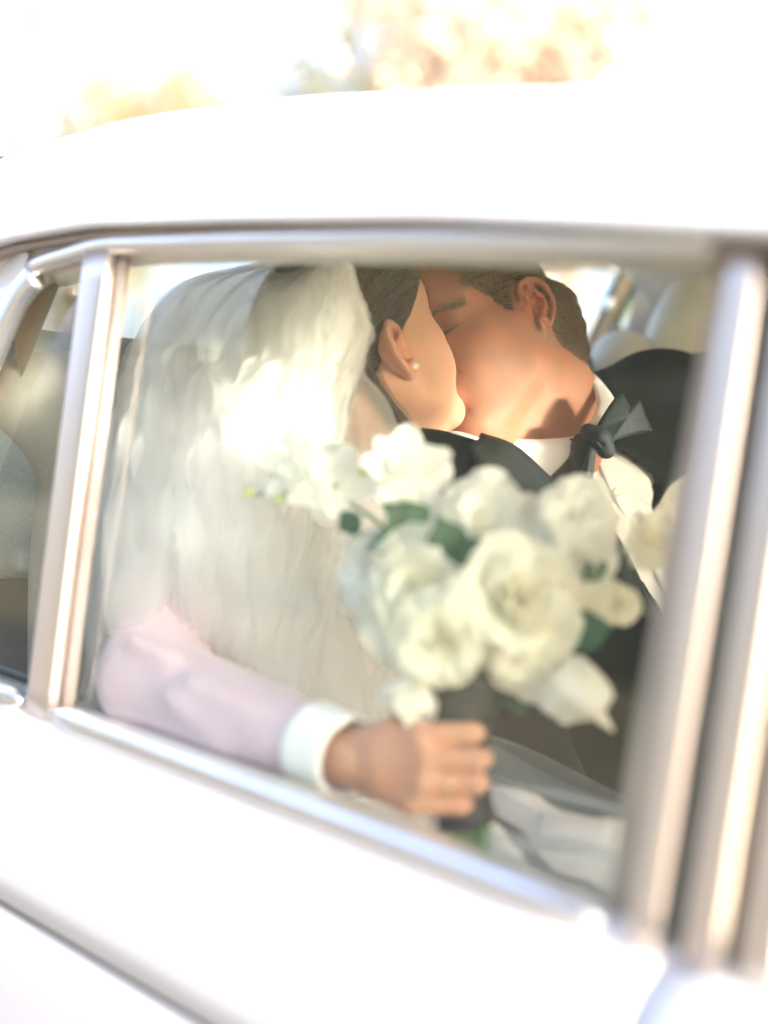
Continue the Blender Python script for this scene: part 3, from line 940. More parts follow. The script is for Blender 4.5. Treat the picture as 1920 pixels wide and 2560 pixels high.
def poly_cut(S, poly, axis_lo, k=.004):
    """Remove the prism over a (y, z) polygon for x > axis_lo (2-D signed distance)."""
    p = np.asarray(poly, float)
    Y, Z = np.meshgrid(S.ax[1], S.ax[2], indexing='ij')
    d = np.full(Y.shape, 1e9); ins = np.zeros(Y.shape, bool)
    for i in range(len(p)):
        a, b = p[i], p[(i + 1) % len(p)]
        e = b - a; t = np.clip(((Y - a[0]) * e[0] + (Z - a[1]) * e[1]) / (e @ e), 0, 1)
        d = np.minimum(d, np.hypot(Y - a[0] - t * e[0], Z - a[1] - t * e[1]))
        c = ((a[1] > Z) != (b[1] > Z)) & (Y < (b[0] - a[0]) * (Z - a[1]) / (b[1] - a[1] + 1e-12) + a[0])
        ins ^= c
    sd = np.where(ins, -d, d).astype(np.float32)
    full = np.maximum(sd[None], (axis_lo - S.ax[0])[:, None, None])
    S.apply((slice(None),) * 3, full, k, True)

def surf_x(S, y, z):
    """Outermost x of the sculpted surface over (y, z)."""
    j = int(np.clip(round((y - S.lo[1]) / S.h), 0, S.n[1] - 1)); k = int(np.clip(round((z - S.lo[2]) / S.h), 0, S.n[2] - 1))
    col = np.nonzero(S.v[:, j, k] < 0)[0]
    return float(S.ax[0][col[-1]]) + S.h * .5 if len(col) else 0.1

def onx(u, v, x):
    """Point seen at (u, v) on the plane x = const."""
    a, b = P(u, v, 1.0), P(u, v, 2.0); t = (x - a[0]) / (b[0] - a[0])
    return a + (b - a) * t

# ------------------------------------------------------------------ the groom
g_skin = skin('groom_skin', (0.335, 0.165, 0.100), (0.42, 0.162, 0.098), freckle=0.07, bump=0.40)
g_hair_m = mat('brown_hair', (0.075, 0.050, 0.030), 0.5, spec=0.3, var=0.25, vscale=300, stretch=(1, 1, 1))
g_strand_m = mat('brown_hair_strands', (0.19, 0.120, 0.066), 0.38, spec=0.5, var=0.3, vscale=300)  # lighter than the cap, hair highlights put into the colour
cloth_black = mat('black_wool', (0.011, 0.014, 0.014), 0.9, spec=0.2, var=0.15, vscale=300, bump=0.25, bscale=1500)
satin = mat('black_satin', (0.012, 0.016, 0.018), 0.62, spec=0.25, var=0.2, vscale=40, bump=0.3, bscale=160)
shirt_m = mat('white_shirt_cotton', (0.80, 0.78, 0.80), 0.85, var=0.02, vscale=60, bump=0.12, bscale=1400)
pearl = mat('pearl', (0.85, 0.80, 0.70), 0.2, spec=0.7, coat=0.4)

G_EAR = P(1320, 778, 1.60)
ya, pa_ = math.radians(50), math.radians(-15)
gf = cdir(-math.cos(ya) * math.cos(pa_), math.sin(pa_), math.sin(ya) * math.cos(pa_))
gu = cdir(-.35, .93, -.1)
gfr = frame((0, 0, 0), gf, gu, 0.985)
gfr = (G_EAR - xf(np.array([[-.008, .076, .002]]), gfr)[0],) + gfr[1:]
g_neck = P(1378, 1150, 1.665)

S = Sculpt((-.16, -.115, -.23), (.15, .125, .16), .0017)
head_field(S, True)
nk = to_local(gfr, g_neck)
S.chain([(-.030, .0, -.015), (-.030 * .5 + nk[0] * .5, nk[1] * .5, -.02 * .5 + nk[2] * .5), nk], [.056, .056, .058], k=.035)
bk_ = to_local(gfr, P(1425, 1060, 1.70))
S.chain([(-.058, .010, -.010), (-.058 * .5 + bk_[0] * .5, bk_[1] * .5 + .012, -.015 * .5 + bk_[2] * .5), bk_], [.048, .050, .056], k=.03)
S.chain([(-.022, .052, -.025), (nk[0] * .55 + .01, nk[1] * .5 + .040, nk[2] * .55), (nk[0] + .028, nk[1] + .012, nk[2])], [.013, .012, .010], k=.03)   # neck tendon
S.chain([(.055, 0, -.085), (nk[0] + .034, nk[1], nk[2] * .9)], [.024, .020], k=.045)
ear(S, 1, True, c=(-.008, .071, .004), sc=1.0, tilt=3)
ear(S, -1, True, c=(-.008, .071, .004), sc=1.0, tilt=3)
hV, hF = S.mesh(2)
gS = S
headW = xf(hV, gfr)

# body under the clothes (world axes)
gN = P(1375, 1150, 1.63); gRS = np.array([.078, .425, .225]); gLS = P(1650, 1035, 1.80); gPel = np.array([.03, .86, -.30])
gLE = P(1880, 1000, 2.00); gLW = P(2080, 1060, 2.06)
gRE = P(1240, 1760, 1.58); gRW = P(1400, 2080, 1.52)
def groom_torso(S, g):
    mid = (gN + gPel) / 2
    for t, w, dd in ((.30, .150, .100), (.50, .152, .108), (.72, .150, .112), (.95, .155, .112)):
        c = gN + (gPel - gN) * t
        S.ell(c + (.005, 0, 0), (dd + g, w + g, .16), k=.08)
    S.chain([gRS, gN + (-.02, -.05, -.045), gN + (-.02, .05, -.045), gLS], [.058 + g, .052 + g, .052 + g, .060 + g], k=.05)
    return S
S = Sculpt((-.16, .30, -.55), (.50, 1.36, .45), .010)
groom_torso(S, -.012)
S.chain([gLS, gLE, gLW], [.048, .042, .032], k=.03)
S.chain([gRS, gRE, gRW], [.046, .042, .032], k=.03)
S.chain([gPel + (0, -.09, 0), gPel + (.28, -.12, .055)], [.06, .05], k=.04)
S.chain([gPel + (0, .09, 0), gPel + (.28, .12, .055)], [.06, .05], k=.04)
bV, bF = S.mesh(1)
# left hand resting beyond the sleeve (outside this view, seen from a step aside)
ha = gLW - gLE; ha /= np.linalg.norm(ha)
hu = np.array([0, 0, 1.0]); hs = np.cross(ha, hu); hs /= np.linalg.norm(hs); hu = np.cross(hs, ha)
Sg = Sculpt((-.05, -.06, -.05), (.22, .06, .05), .0028)
Sg.chain([(-.04, 0, 0), (.045, 0, 0)], [.026, .025], k=.01, flat=((0, 0, 1), .75))
for i, (yy_, L_) in enumerate(((.030, .072), (.010, .080), (-.010, .076), (-.029, .060))):
    Sg.chain([(.045, yy_ * .4, 0), (.095, yy_, .004)], [.018, .0115], k=.014)
    Sg.chain([(.095, yy_, .004), (.095 + L_ * .5, yy_ * 1.1, .002), (.095 + L_ * .8, yy_ * 1.15, -.014), (.095 + L_, yy_ * 1.15, -.028)], [.0105, .0098, .009, .008], k=.003)
Sg.chain([(.04, .024, -.004), (.075, .044, -.014), (.105, .050, -.022)], [.014, .0115, .0095], k=.008)
gV, gF = Sg.mesh(2)
V, F = join([(headW, hF), (bV, bF), (xf(gV, (gLW + ha * .02, ha, hs, hu)), gF)])
groom = obj('person', newmesh('person', V, F), g_skin)
flush_glow(groom, hV, [(-.014, .088, .004), (-.014, -.088, .004)], [(.068, .045, -.022), (.068, -.045, -.022), (.105, 0, -.055)])
tag(groom, 'person in black suit and loosened bow tie, leaning in to kiss with eyes closed', 'person')

# shirt with creases
S = Sculpt((-.13, .36, -.45), (.30, 1.0, .42), .005)
groom_torso(S, 0.0)
for a, b, r in (((1490, 1165), (1720, 1320), .007), ((1500, 1210), (1700, 1400), .006), ((1560, 1260), (1690, 1480), .006), ((1600, 1140), (1720, 1250), .006), ((1590, 1330), (1660, 1500), .005)):
    pa, pb = onx(*a, .165), onx(*b, .165)
    pts = []
    for t in np.linspace(0, 1, 5):
        q = pa + (pb - pa) * t
        q[0] = surf_x(S, q[1], q[2]) - r * .35; pts.append(q)
    S.chain(pts, [r * .4, r, r * 1.1, r, r * .4], k=.012)
shirt_S = S
V, F = S.mesh(2)
shirt = obj('shirt', newmesh('shirt', V, F), shirt_m, groom)
def on_shirt(u, v, off=0.0, S=None):
    S = S or shirt_S
    x = .15
    for _ in range(6):
        q = onx(u, v, x); x = surf_x(S, q[1], q[2]) + off
    return onx(u, v, x)

# jacket: shell around the shirt with an open front, sleeves
S = Sculpt((-.18, .28, -.50), (.52, 1.40, .46), .006)
groom_torso(S, .016)
S.chain([gLS + (0, -.01, -.005), gLE, gLW], [.070, .062, .050], k=.03)
S.chain([gN + (-.02, .055, -.01), gLS], [.055, .066], k=.03)
S.chain([P(1490, 1012, 1.72), P(1600, 1012, 1.77), P(1760, 1005, 1.88)], [.040, .050, .058], k=.03)
S.chain([gRS, gRE, gRW], [.068, .060, .050], k=.03)
for a, b, r in ((gLS + (.05, .03, -.03), gLS + (.03, .16, .045), .012), (gLS + (.055, -.04, -.06), gLS + (.06, .12, -.01), .010), (gRE + (.03, 0, .08), gRE + (.05, .08, .02), .012)):
    S.chain([a, (a + b) / 2 + (.006, 0, 0), b], [r * .5, r, r * .5], k=.02)
# inside
T = Sculpt((-.18, .28, -.50), (.52, 1.40, .46), .006)
groom_torso(T, .004)
T.v = np.maximum(T.v, (np.broadcast_to(T.ax[2][None, None, :], T.v.shape) * 0 - 1))
S.apply((slice(None),) * 3, T.v, .002, True)
jacket_full = S.v.copy()
er = [onx(u, v, .17)[1:] for u, v in ((1190, 1060), (1290, 1120), (1395, 1215), (1480, 1262), (1560, 1375), (1645, 1560), (1740, 1800), (1800, 2000))]
el = [onx(u, v, .17)[1:] for u, v in ((1960, 1900), (1860, 1500), (1735, 1225), (1590, 1085), (1530, 990), (1470, 900), (1330, 860))]
poly_cut(S, er + el, .04)
S.chain([gN + (0, 0, 0), P(1375, 1060, 1.665), P(1340, 900, 1.68)], [.066, .074, .085], k=.004, sub=True)
V, F = S.mesh(2)
jacket = obj('jacket', newmesh('jacket', V, F), cloth_black, groom)
S.v = jacket_full

def lapel(edge, outer, name, off=.008):
    E = catmull([on_shirt(u, v, off, S) for u, v in edge], 24); O = catmull([on_shirt(u, v, off * .8, S) for u, v in outer], 24)
    rows = [E + (O - E) * t + np.array([1, 0, 0]) * (.006 * math.sin(math.pi * t)) for t in np.linspace(0, 1, 7)]
    V = np.vstack(rows); n = 24
    F = np.array([(i * n + j, i * n + j + 1, (i + 1) * n + j + 1, (i + 1) * n + j) for i in range(6) for j in range(n - 1)])
    o = obj(name, newmesh(name, V, F), satin, jacket)
    md = o.modifiers.new('thickness', 'SOLIDIFY'); md.thickness = .004; md.offset = 0
    return o
lapel([(1200, 1085), (1290, 1118), (1395, 1212), (1480, 1260), (1560, 1372), (1645, 1555)], [(1170, 1110), (1210, 1190), (1290, 1290), (1400, 1390), (1520, 1480), (1640, 1580)], 'lapel')

# trousers
S = Sculpt((-.16, .60, -.50), (.62, 1.15, -.10), .010)
S.ell(gPel, (.14, .19, .13), k=.03)
S.chain([gPel + (0, -.09, 0), gPel + (.30, -.12, .06), gPel + (.50, -.12, -.02)], [.095, .08, .07], k=.04)
S.chain([gPel + (0, .09, 0), gPel + (.30, .12, .06), gPel + (.50, .12, -.02)], [.095, .08, .07], k=.04)
V, F = S.mesh(2)
obj('trousers', newmesh('trousers', V, F), cloth_black, groom)

# collar: standing band folded over into two points
def loft(A, B, name, m, parent, n=40, bulge=.004, thick=.0022, rows=7, nrm=None):
    A, B = catmull(A, n), catmull(B, n)
    c = (A.mean(0) + B.mean(0)) / 2
    V = []
    for t in np.linspace(0, 1, rows):
        p = A + (B - A) * t
        d = p - c; d /= np.linalg.norm(d, axis=1)[:, None]
        V.append(p + d * bulge * math.sin(math.pi * t))
    V = np.vstack(V)
    F = np.array([(i * n + j, i * n + j + 1, (i + 1) * n + j + 1, (i + 1) * n + j) for i in range(rows - 1) for j in range(n - 1)])
    o = obj(name, newmesh(name, V, F), m, parent)
    md = o.modifiers.new('thickness', 'SOLIDIFY'); md.thickness = thick; md.offset = 0
    return o
top = [P(1195, 1078, 1.620), P(1290, 1098, 1.595), P(1400, 1096, 1.585), P(1452, 1084, 1.590), P(1487, 1035, 1.615), P(1488, 985, 1.645), P(1470, 945, 1.675), P(1440, 915, 1.725), P(1390, 893, 1.765)]
bot = [P(1205, 1110, 1.615), P(1300, 1190, 1.590), P(1395, 1215, 1.575), P(1480, 1140, 1.573), P(1535, 1090, 1.590), P(1546, 1030, 1.615), P(1520, 978, 1.660), P(1480, 936, 1.720), P(1420, 905, 1.775)]
loft(top, bot, 'collar', shirt_m, shirt, bulge=.005)
# button placket and buttons
pe = [on_shirt(u, v, .003) for u, v in ((1487, 1140), (1520, 1215), (1568, 1300), (1622, 1400), (1680, 1520))]
pf = [on_shirt(u, v, .003) for u, v in ((1520, 1120), (1560, 1200), (1605, 1285), (1655, 1385), (1712, 1500))]
loft(pe, pf, 'placket', shirt_m, shirt, n=20, bulge=0, thick=.003)
for u, v in ((1543, 1229), (1640, 1408)):
    c = on_shirt(u, v, .007)
    Sb = Sculpt((-.008,) * 3, (.008,) * 3, .0007)
    Sb.ell((0, 0, 0), (.0024, .0058, .0058)).ell((.003, 0, 0), (.0018, .0036, .0036), k=.001, sub=True)
    Sb.chain([(.0005, -.0012, -.0012), (.0005, .0012, .0012)], .0008, k=.0005)
    V, F = Sb.mesh(1)
    ax = -CD * .8 + CR * .1; fr_ = frame(c, ax, CU)
    obj('shirt_button', newmesh('shirt_button', xf(V, fr_), F), pearl, shirt)

# bow tie
tie = empty('bow_tie', P(1485, 1108, 1.570), groom); tie.matrix_parent_inverse = groom.matrix_basis.inverted()
def tpart(name, V, F, m=satin):
    return obj(name, newmesh(name, V, F), m, tie)
def pxs(L): return [P(*q) for q in L]
w1 = catmull(pxs([(1478, 1088, 1.566), (1500, 1050, 1.564), (1524, 1012, 1.566), (1545, 986, 1.572), (1556, 984, 1.574)]), 12)
w1b = catmull(pxs([(1560, 992, 1.574), (1573, 1010, 1.574), (1585, 1003, 1.576), (1597, 1000, 1.577), (1603, 1006, 1.577), (1616, 1040, 1.577), (1630, 1074, 1.577), (1629, 1080, 1.576), (1600, 1084, 1.572), (1560, 1094, 1.566), (1525, 1108, 1.562), (1504, 1118, 1.562)]), 30)
V, F = slab(np.vstack([w1, w1b]), .010, -CD, .004, .12); tpart('bow_wing', V, F)
w1c = catmull(pxs([(1482, 1092, 1.572), (1510, 1046, 1.576), (1540, 994, 1.583), (1549, 986, 1.585), (1572, 1008, 1.585), (1590, 1030, 1.583), (1560, 1085, 1.577), (1506, 1112, 1.570)]), 30)
V, F = slab(w1c, .008, -CD, .002, .12); tpart('bow_wing', V, F)
w2 = catmull(pxs([(1470, 1082, 1.570), (1440, 1086, 1.572), (1428, 1108, 1.572), (1424, 1138, 1.570), (1400, 1168, 1.568), (1378, 1190, 1.568), (1362, 1230, 1.568), (1372, 1262, 1.566), (1410, 1272, 1.562), (1450, 1262, 1.560), (1475, 1246, 1.558), (1482, 1200, 1.558), (1487, 1150, 1.558), (1492, 1126, 1.560)]), 44)
V, F = slab(w2, .016, -CD, .008, .2); tpart('bow_wing', V, F)
w3 = catmull(pxs([(1474, 1114, 1.552), (1462, 1150, 1.548), (1450, 1195, 1.546), (1468, 1206, 1.546), (1478, 1170, 1.548), (1486, 1130, 1.552)]), 20)
V, F = slab(w3, .006, -CD, .004, .3); tpart('bow_fold', V, F)
Sb = Sculpt((-.04, -.04, -.04), (.04, .04, .04), .0014)
Sb.chain([(-.008, .011, .002), (.004, .004, .008), (.011, -.008, .004)], [.010, .0125, .0105], k=.004)
for o_ in (-.0055, .0, .0055):
    Sb.chain([(-.012 + o_, .004 + o_ * .6, .016), (.000 + o_, -.008 + o_ * .6, .017)], .0011, k=.003, sub=True)
V, F = Sb.mesh(2)
tpart('bow_knot', xf(V, (P(1489, 1106, 1.566), CR, CU, -CD)), F)
bandA = pxs([(1470, 1100, 1.580), (1440, 1095, 1.582), (1400, 1104, 1.587), (1330, 1128, 1.596), (1220, 1092, 1.620)])
bandB = pxs([(1470, 1124, 1.578), (1436, 1130, 1.580), (1396, 1132, 1.585), (1328, 1150, 1.594), (1218, 1112, 1.618)])
o = loft(bandA[:3], bandB[:3], 'tie_band', satin, tie, n=16, bulge=.001)

# hair: cap plus combed strands (head axes)
S = Sculpt((-.16, -.11, -.12), (.13, .11, .17), .0025)
S.ell((.000, 0, .050), (.103, .0800, .098))
S.ell((-.036, 0, .042), (.076, .0745, .078), k=.03)
S.chain([(-.075, .020, .0), (-.100, .022, -.055)], [.030, .018], k=.03)
S.chain([(-.075, -.020, .0), (-.100, -.022, -.055)], [.030, .018], k=.03)
S.chain([(-.050, .052, .0), (-.072, .050, -.040), (-.085, .045, -.070)], [.020, .018, .012], k=.02)
S.chain([(-.050, -.052, .0), (-.070, -.048, -.045)], [.020, .012], k=.02)
nape = [to_local(gfr, q) for q in (P(1385, 770, 1.665), P(1412, 825, 1.665), P(1438, 872, 1.67))]
S.chain(nape, [.026, .022, .013], k=.02)
S.ell((.122, 0, -.014), (.078, .13, .090), k=.012, sub=True)
for s in (-1, 1):
    S.ell((.066, s * .075, -.006), (.046, .04, .050), k=.012, sub=True)
    S.ell((.035, s * .078, -.040), (.036, .035, .036), k=.012, sub=True)
    S.ell((-.006, s * .085, -.034), (.032, .036, .044), k=.008, sub=True)
S.plane((0, 0, -.040), (.62, 0, -.78), k=.01)
for s in (-1, 1):
    S.ell((-.008, s * .092, .014), (.024, .026, .034), k=.006, sub=True)
cV, cF = S.mesh(3)
cap_S = S
hair = obj('hair', newmesh('hair', xf(cV, gfr), cF), g_hair_m, groom)
def sdf_at(S, p):
    """Trilinear field value and gradient at points."""
    def val(q):
        f = (q - S.lo) / S.h
        f = np.clip(f, 0, np.array(S.n) - 1.001); i = f.astype(int); w = f - i
        r = 0
        for a in (0, 1):
            for b in (0, 1):
                for c in (0, 1):
                    r = r + S.v[i[:, 0] + a, i[:, 1] + b, i[:, 2] + c] * np.abs(1 - a - w[:, 0]) * np.abs(1 - b - w[:, 1]) * np.abs(1 - c - w[:, 2])
        return r
    e = S.h
    g = np.stack([val(p + d) - val(p - d) for d in np.eye(3) * e], 1)
    g /= np.linalg.norm(g, axis=1)[:, None] + 1e-9
    return val(p), g

def comb(S, V, F, flow, n, length, k=9, lift=(.0, .006), jitter=.25, seed=3, r=(.00042, .00012), grow=None, clump=.35):
    """Strands laid over the sculpted cap, following a combing direction, gathered in loose clumps."""
    rg = np.random.default_rng(seed)
    ok = np.nonzero(~((V[:, 0] > -.012) & (V[:, 2] < .020)) & ~((np.abs(V[:, 0] + .008) < .034) & (V[:, 2] < .046) & (np.abs(V[:, 1]) > .055)))[0]
    pick = ok[rg.integers(0, len(ok), n)]
    p = V[pick] + rg.normal(0, .0012, (n, 3))
    cl = clump * np.stack([np.sin(p[:, 1] * 310 + p[:, 2] * 170), np.sin(p[:, 2] * 260 + p[:, 0] * 140 + 1), np.sin(p[:, 1] * 190 - p[:, 2] * 330 + 2)], 1)
    d = flow(p) + rg.normal(0, jitter, (n, 3)) + cl
    step = length * rg.uniform(.6, 1.25, n)[:, None] / k
    if grow is not None:
        step = step * grow(p)[:, None]
    lf = rg.uniform(lift[0], lift[1], n)
    out = []
    for i in range(k):
        v, gr = sdf_at(S, p)
        v = np.clip(v, -.02, .02)
        p = p + gr * (.0004 + lf * (i / k) ** 1.5 - v)[:, None] * .9
        out.append(p)
        d = d * .6 + (flow(p) + cl) * .4
        t = d - gr * np.sum(d * gr, 1)[:, None]
        t /= np.linalg.norm(t, axis=1)[:, None] + 1e-9
        p = p + t * step
    return strands(np.stack(out, 1), r[0], r[1])
def g_flow(p):
    d = np.zeros_like(p)
    back = np.clip((-p[:, 0] + .01) / .09, 0, 1)
    d[:, 0] = -1.0 + .55 * back
    d[:, 2] = .15 - 1.3 * back
    low = np.clip((.03 - p[:, 2]) / .05, 0, 1) * back
    d[:, 0] -= low * .55
    d[:, 1] = .15 * np.sin(p[:, 2] * 160 + p[:, 0] * 90)
    return d
sV, sF = comb(cap_S, cV, cF, g_flow, 15000, .040, seed=5, lift=(.001, .006), r=(.0006, .00018), jitter=.16, grow=lambda p: 1 + .4 * (p[:, 2] < 0))
o = obj('hair_strands', newmesh('hair_strands', xf(sV, gfr), sF), g_strand_m, hair); o['kind'] = 'stuff'
# brow and lashes of the closed eye
def b_flow(p):
    d = np.zeros_like(p); d[:, 0] = -.6; d[:, 1] = .8; d[:, 2] = -.05 - (p[:, 1] - .03) * 14; return d
rg = np.random.default_rng(4)
t = rg.uniform(0, 1, 260)
bp = np.stack([.0985 - .026 * t ** 2, .012 + .037 * t, .0365 + .006 * np.sin(t * 2.4)], 1) + rg.normal(0, .0016, (260, 3))
for _ in range(4):
    v_, g_ = sdf_at(gS, bp); bp = bp + g_ * (.0004 - np.clip(v_, -.01, .01))[:, None]
pts = [bp]
for i in range(4):
    pts.append(pts[-1] + b_flow(pts[-1]) / np.linalg.norm(b_flow(pts[-1]), axis=1)[:, None] * .0022)
sV, sF = strands(np.stack(pts, 1), .0004, .0001)
obj('eyebrow', newmesh('eyebrow', xf(sV, gfr), sF), g_strand_m, groom)
t = np.linspace(0, 1, 60)
lp = np.stack([.0885 - .0075 * t ** 2, .020 + .0245 * t, .0145 + .0035 * (2 * t - 1) ** 2 - .001], 1)
for _ in range(4):
    v_, g_ = sdf_at(gS, lp); lp = lp + g_ * (.0004 - np.clip(v_, -.01, .01))[:, None]
pts = [lp + rg.normal(0, .0003, (60, 3))]
for i in range(4):
    pts.append(pts[-1] + np.stack([.0016 - .0006 * t, .0005 + .0008 * t, -.0012 + .0005 * i + 0 * t], 1))
sV, sF = strands(np.stack(pts, 1), .0004, .00015)
obj('eyelashes', newmesh('eyelashes', xf(sV, gfr), sF), g_hair_m, groom)

rg = np.random.default_rng(12)
fl = []
for k in range(46):
    a = P(1000 + rg.uniform(-8, 40), 684 + rg.uniform(-6, 6), 1.60 + rg.uniform(-.02, .02)); L = rg.uniform(.6, 1.2)
    fl.append(catmull([a, a + CU * .012 * L - CR * .004, a + CU * .022 * L - CR * .010 * L + CD * rg.normal(0, .004), a + CU * .026 * L - CR * .020 * L], 8))
sV, sF = strands(np.array(fl), .00045, .00015)
o = obj('hair_strands', newmesh('hair_strands', sV, sF), g_strand_m, hair); o['kind'] = 'stuff'
# ------------------------------------------------------------------ the bride
b_skin = skin('bride_skin', (0.54, 0.30, 0.20), (0.58, 0.295, 0.20), freckle=0.06, bump=0.25)
b_hair_m = mat('dark_hair', (0.040, 0.031, 0.025), 0.5, spec=0.5, var=0.4, vscale=70)
b_strand_m = mat('dark_hair_strands', (0.125, 0.092, 0.070), 0.38, spec=0.5, var=0.3, vscale=200)  # lighter strands over the dark cap, painted as highlights
dress_m = mat('white_dress', (0.88, 0.87, 0.90), 0.8, var=0.02, vscale=20, bump=0.1, bscale=900, sheen=0.2)
sleeve_m = mat('sheer_lilac_sleeve', (0.68, 0.51, 0.585), 0.75, var=0.03, vscale=20, bump=0.08, bscale=900, sheen=0.3)
cuff_m = mat('white_cuff', (0.93, 0.91, 0.88), 0.8, bump=0.05, bscale=700)
gold = mat('gold_ring', (0.9, 0.72, 0.45), 0.2, metal=1.0)

B_EAR = P(1000, 872, 1.44)
yw, pt = math.radians(43), math.radians(24)
bf = cdir(math.cos(yw) * math.cos(pt), math.sin(pt), -math.sin(yw) * math.cos(pt))
bu = cdir(-.34, .92, .10)
bfr = frame((0, 0, 0), bf, bu, 0.955)
bfr = (B_EAR - xf(np.array([[-.010, -.078, .002]]), bfr)[0],) + bfr[1:]
bN = P(1020, 1190, 1.53)
S = Sculpt((-.16, -.115, -.24), (.15, .115, .16), .0018)
head_field(S, False)
nk = to_local(bfr, bN)
S.chain([(-.026, .0, -.02), (-.026 * .5 + nk[0] * .5, nk[1] * .5, -.02 * .5 + nk[2] * .5), nk], [.047, .046, .052], k=.03)
S.chain([(-.020, -.046, -.025), (nk[0] * .5 + .008, nk[1] * .5 - .03, nk[2] * .5), (nk[0] + .04, nk[1], nk[2])], [.011, .010, .010], k=.03)
ear(S, -1, False, c=(-.010, .072, .002), sc=.96, tilt=4, flare=.62)
ear(S, 1, False, c=(-.010, .072, .002), sc=1.0, tilt=12)
hV, hF = S.mesh(2)
bS = S
headW = xf(hV, bfr)

bRS = P(575, 1200, 1.43); bLS = P(1120, 1290, 1.62); bPel = np.array([.02, .30, -.30])
bRE = P(378, 1700, 1.315); bRW = P(886, 1900, 1.122)
# right hand round the stems (camera-aligned axes: right, up, towards camera)
hO = P(1105, 1925, 1.100)
hfr = (hO, CR * .90, CU * .92, -CD * .92)
Sh = Sculpt((-.14, -.075, -.07), (.06, .075, .05), .0016)
wr = to_local(hfr, bRW)
mcp = [(-.020, .031, .008), (-.014, .011, .013), (-.018, -.009, .013), (-.027, -.027, .008)]
pip = [(.024, .033, .015), (.030, .012, .020), (.027, -.008, .019), (.015, -.027, .014)]
dip = [(.030, .030, -.008), (.036, .009, -.004), (.033, -.011, -.005), (.021, -.029, -.007)]
tip = [(.012, .028, -.020), (.017, .008, -.018), (.014, -.011, -.018), (.005, -.029, -.018)]
fr_ = [.0098, .0102, .0097, .0086]
fa = to_local(hfr, bRE) - wr; fa /= np.linalg.norm(fa)
Sh.chain([wr + fa * .045, wr, wr * .55 + np.array([-.02, .004, .004]) * .45], [.023, .0215, .025], k=.02, flat=((0, 0, 1), .78))
for m_, r_ in zip(mcp, fr_):
    Sh.chain([wr + (.012, m_[1] * .45, 0), m_], [.015, r_ * 1.16], k=.016)
for i in range(4):
    r_ = fr_[i]
    Sh.chain([mcp[i], pip[i]], [r_ * 1.08, r_ * .92], k=.0035)
for i in range(4):
    r_ = fr_[i]
    Sh.chain([pip[i], dip[i], tip[i]], [r_ * .95, r_ * .85, r_ * .72], k=.003)
Sh.chain([wr + (.018, .008, -.012), (-.040, .030, -.018), (-.012, .036, -.032), (.010, .034, -.036)], [.016, .0125, .0105, .0085], k=.010)
for i in range(3):
    a, b = np.array(mcp[i]), np.array(mcp[i + 1])
    pa, pb = np.array(pip[i]), np.array(pip[i + 1])
    Sh.chain([(a + b) / 2 + (.016, 0, .012), (pa + pb) / 2 + (.004, 0, .011)], [.0012, .0018], k=.004, sub=True)
haV, haF = Sh.mesh(2)
S = Sculpt((-.16, -.02, -.50), (.45, .62, .35), .008)
def bride_torso(S, g):
    for t, w, dd in ((.24, .140, .090), (.45, .150, .110), (.68, .140, .11), (.95, .175, .13)):
        c = bN + (bPel - bN) * t
        S.ell(c, (dd + g, w + g, .15), k=.07)
    S.chain([bRS, bN + (-.01, -.04, -.035), bN + (-.01, .04, -.035), bLS], [.045 + g, .042 + g, .042 + g, .045 + g], k=.05)
    return S
bride_torso(S, -.01)
S.chain([bRS, bRE, bRW], [.040, .034, .022], k=.02)
bV, bF = S.mesh(1)
V, F = join([(headW, hF), (xf(haV, hfr), haF), (bV, bF)])
bride = obj('person', newmesh('person', V, F), b_skin)
flush_glow(bride, hV, [(-.016, .086, .003), (-.016, -.086, .003)], [(.066, .045, -.022), (.066, -.045, -.022), (.105, 0, -.055)])
tag(bride, 'person in white dress and long veil, head turned away to kiss, holding a bouquet', 'person')

# dress: bodice and spread skirt
S = Sculpt((-.22, .0, -.52), (.95, .78, .36), .009)
bride_torso(S, .004)
S.chain([bPel + (.02, -.05, .02), bPel + (.45, -.06, .03), bPel + (.58, -.05, -.05)], [.15, .13, .12], k=.08)
S.chain([bPel + (.02, .10, .02), bPel + (.45, .13, .00), bPel + (.58, .13, -.06)], [.15, .13, .12], k=.08)
for a, b, r in (((1200, 1990, 1.28), (1420, 2120, 1.22), .018), ((1420, 2105, 1.20), (1640, 2235, 1.16), .03), ((1100, 2060, 1.24), (1300, 2200, 1.14), .02)):
    S.chain([P(*a), (P(*a) + P(*b)) / 2 + np.array([0, 0, .012]), P(*b)], [r * .7, r, r * .8], k=.04)
V, F = S.mesh(3)
dress = obj('dress', newmesh('dress', V, F), dress_m, bride)
# sleeve and cuff
S = Sculpt((-.14, -.01, -.12), (.40, .28, .34), .005)
S.chain([bRS + (0, 0, -.01), (bRS + bRE) / 2 + (0, -.01, 0), bRE], [.054, .050, .046], k=.02)
S.chain([bRE, bRE * .5 + bRW * .5 + (0, 0, -.004), bRE * .17 + bRW * .83], [.046, .041, .031], k=.02)
for a, b, r in (((330, 1600, 1.27), (420, 1640, 1.25), .008), ((470, 1700, 1.21), (640, 1790, 1.17), .006), ((420, 1740, 1.22), (560, 1840, 1.19), .007)):
    S.chain([P(*a), P(*b)], [r * .6, r * .6], k=.02)
V, F = S.mesh(3)
obj('sleeve', newmesh('sleeve', V, F), sleeve_m, dress)
ax = bRW - bRE; ax /= np.linalg.norm(ax)
c0 = bRW - ax * .052; c1 = bRW - ax * .006
pth = [c0 + (c1 - c0) * t for t in np.linspace(0, 1, 9)]
V1, F1 = sweep(pth, circ(1, 40), up=CU, close_ends=False, scales=np.interp(np.linspace(0, 1, 9), [0, .05, .5, .95, 1], [.0325, .0345, .033, .032, .031]))
Vi = V1 - 0; 
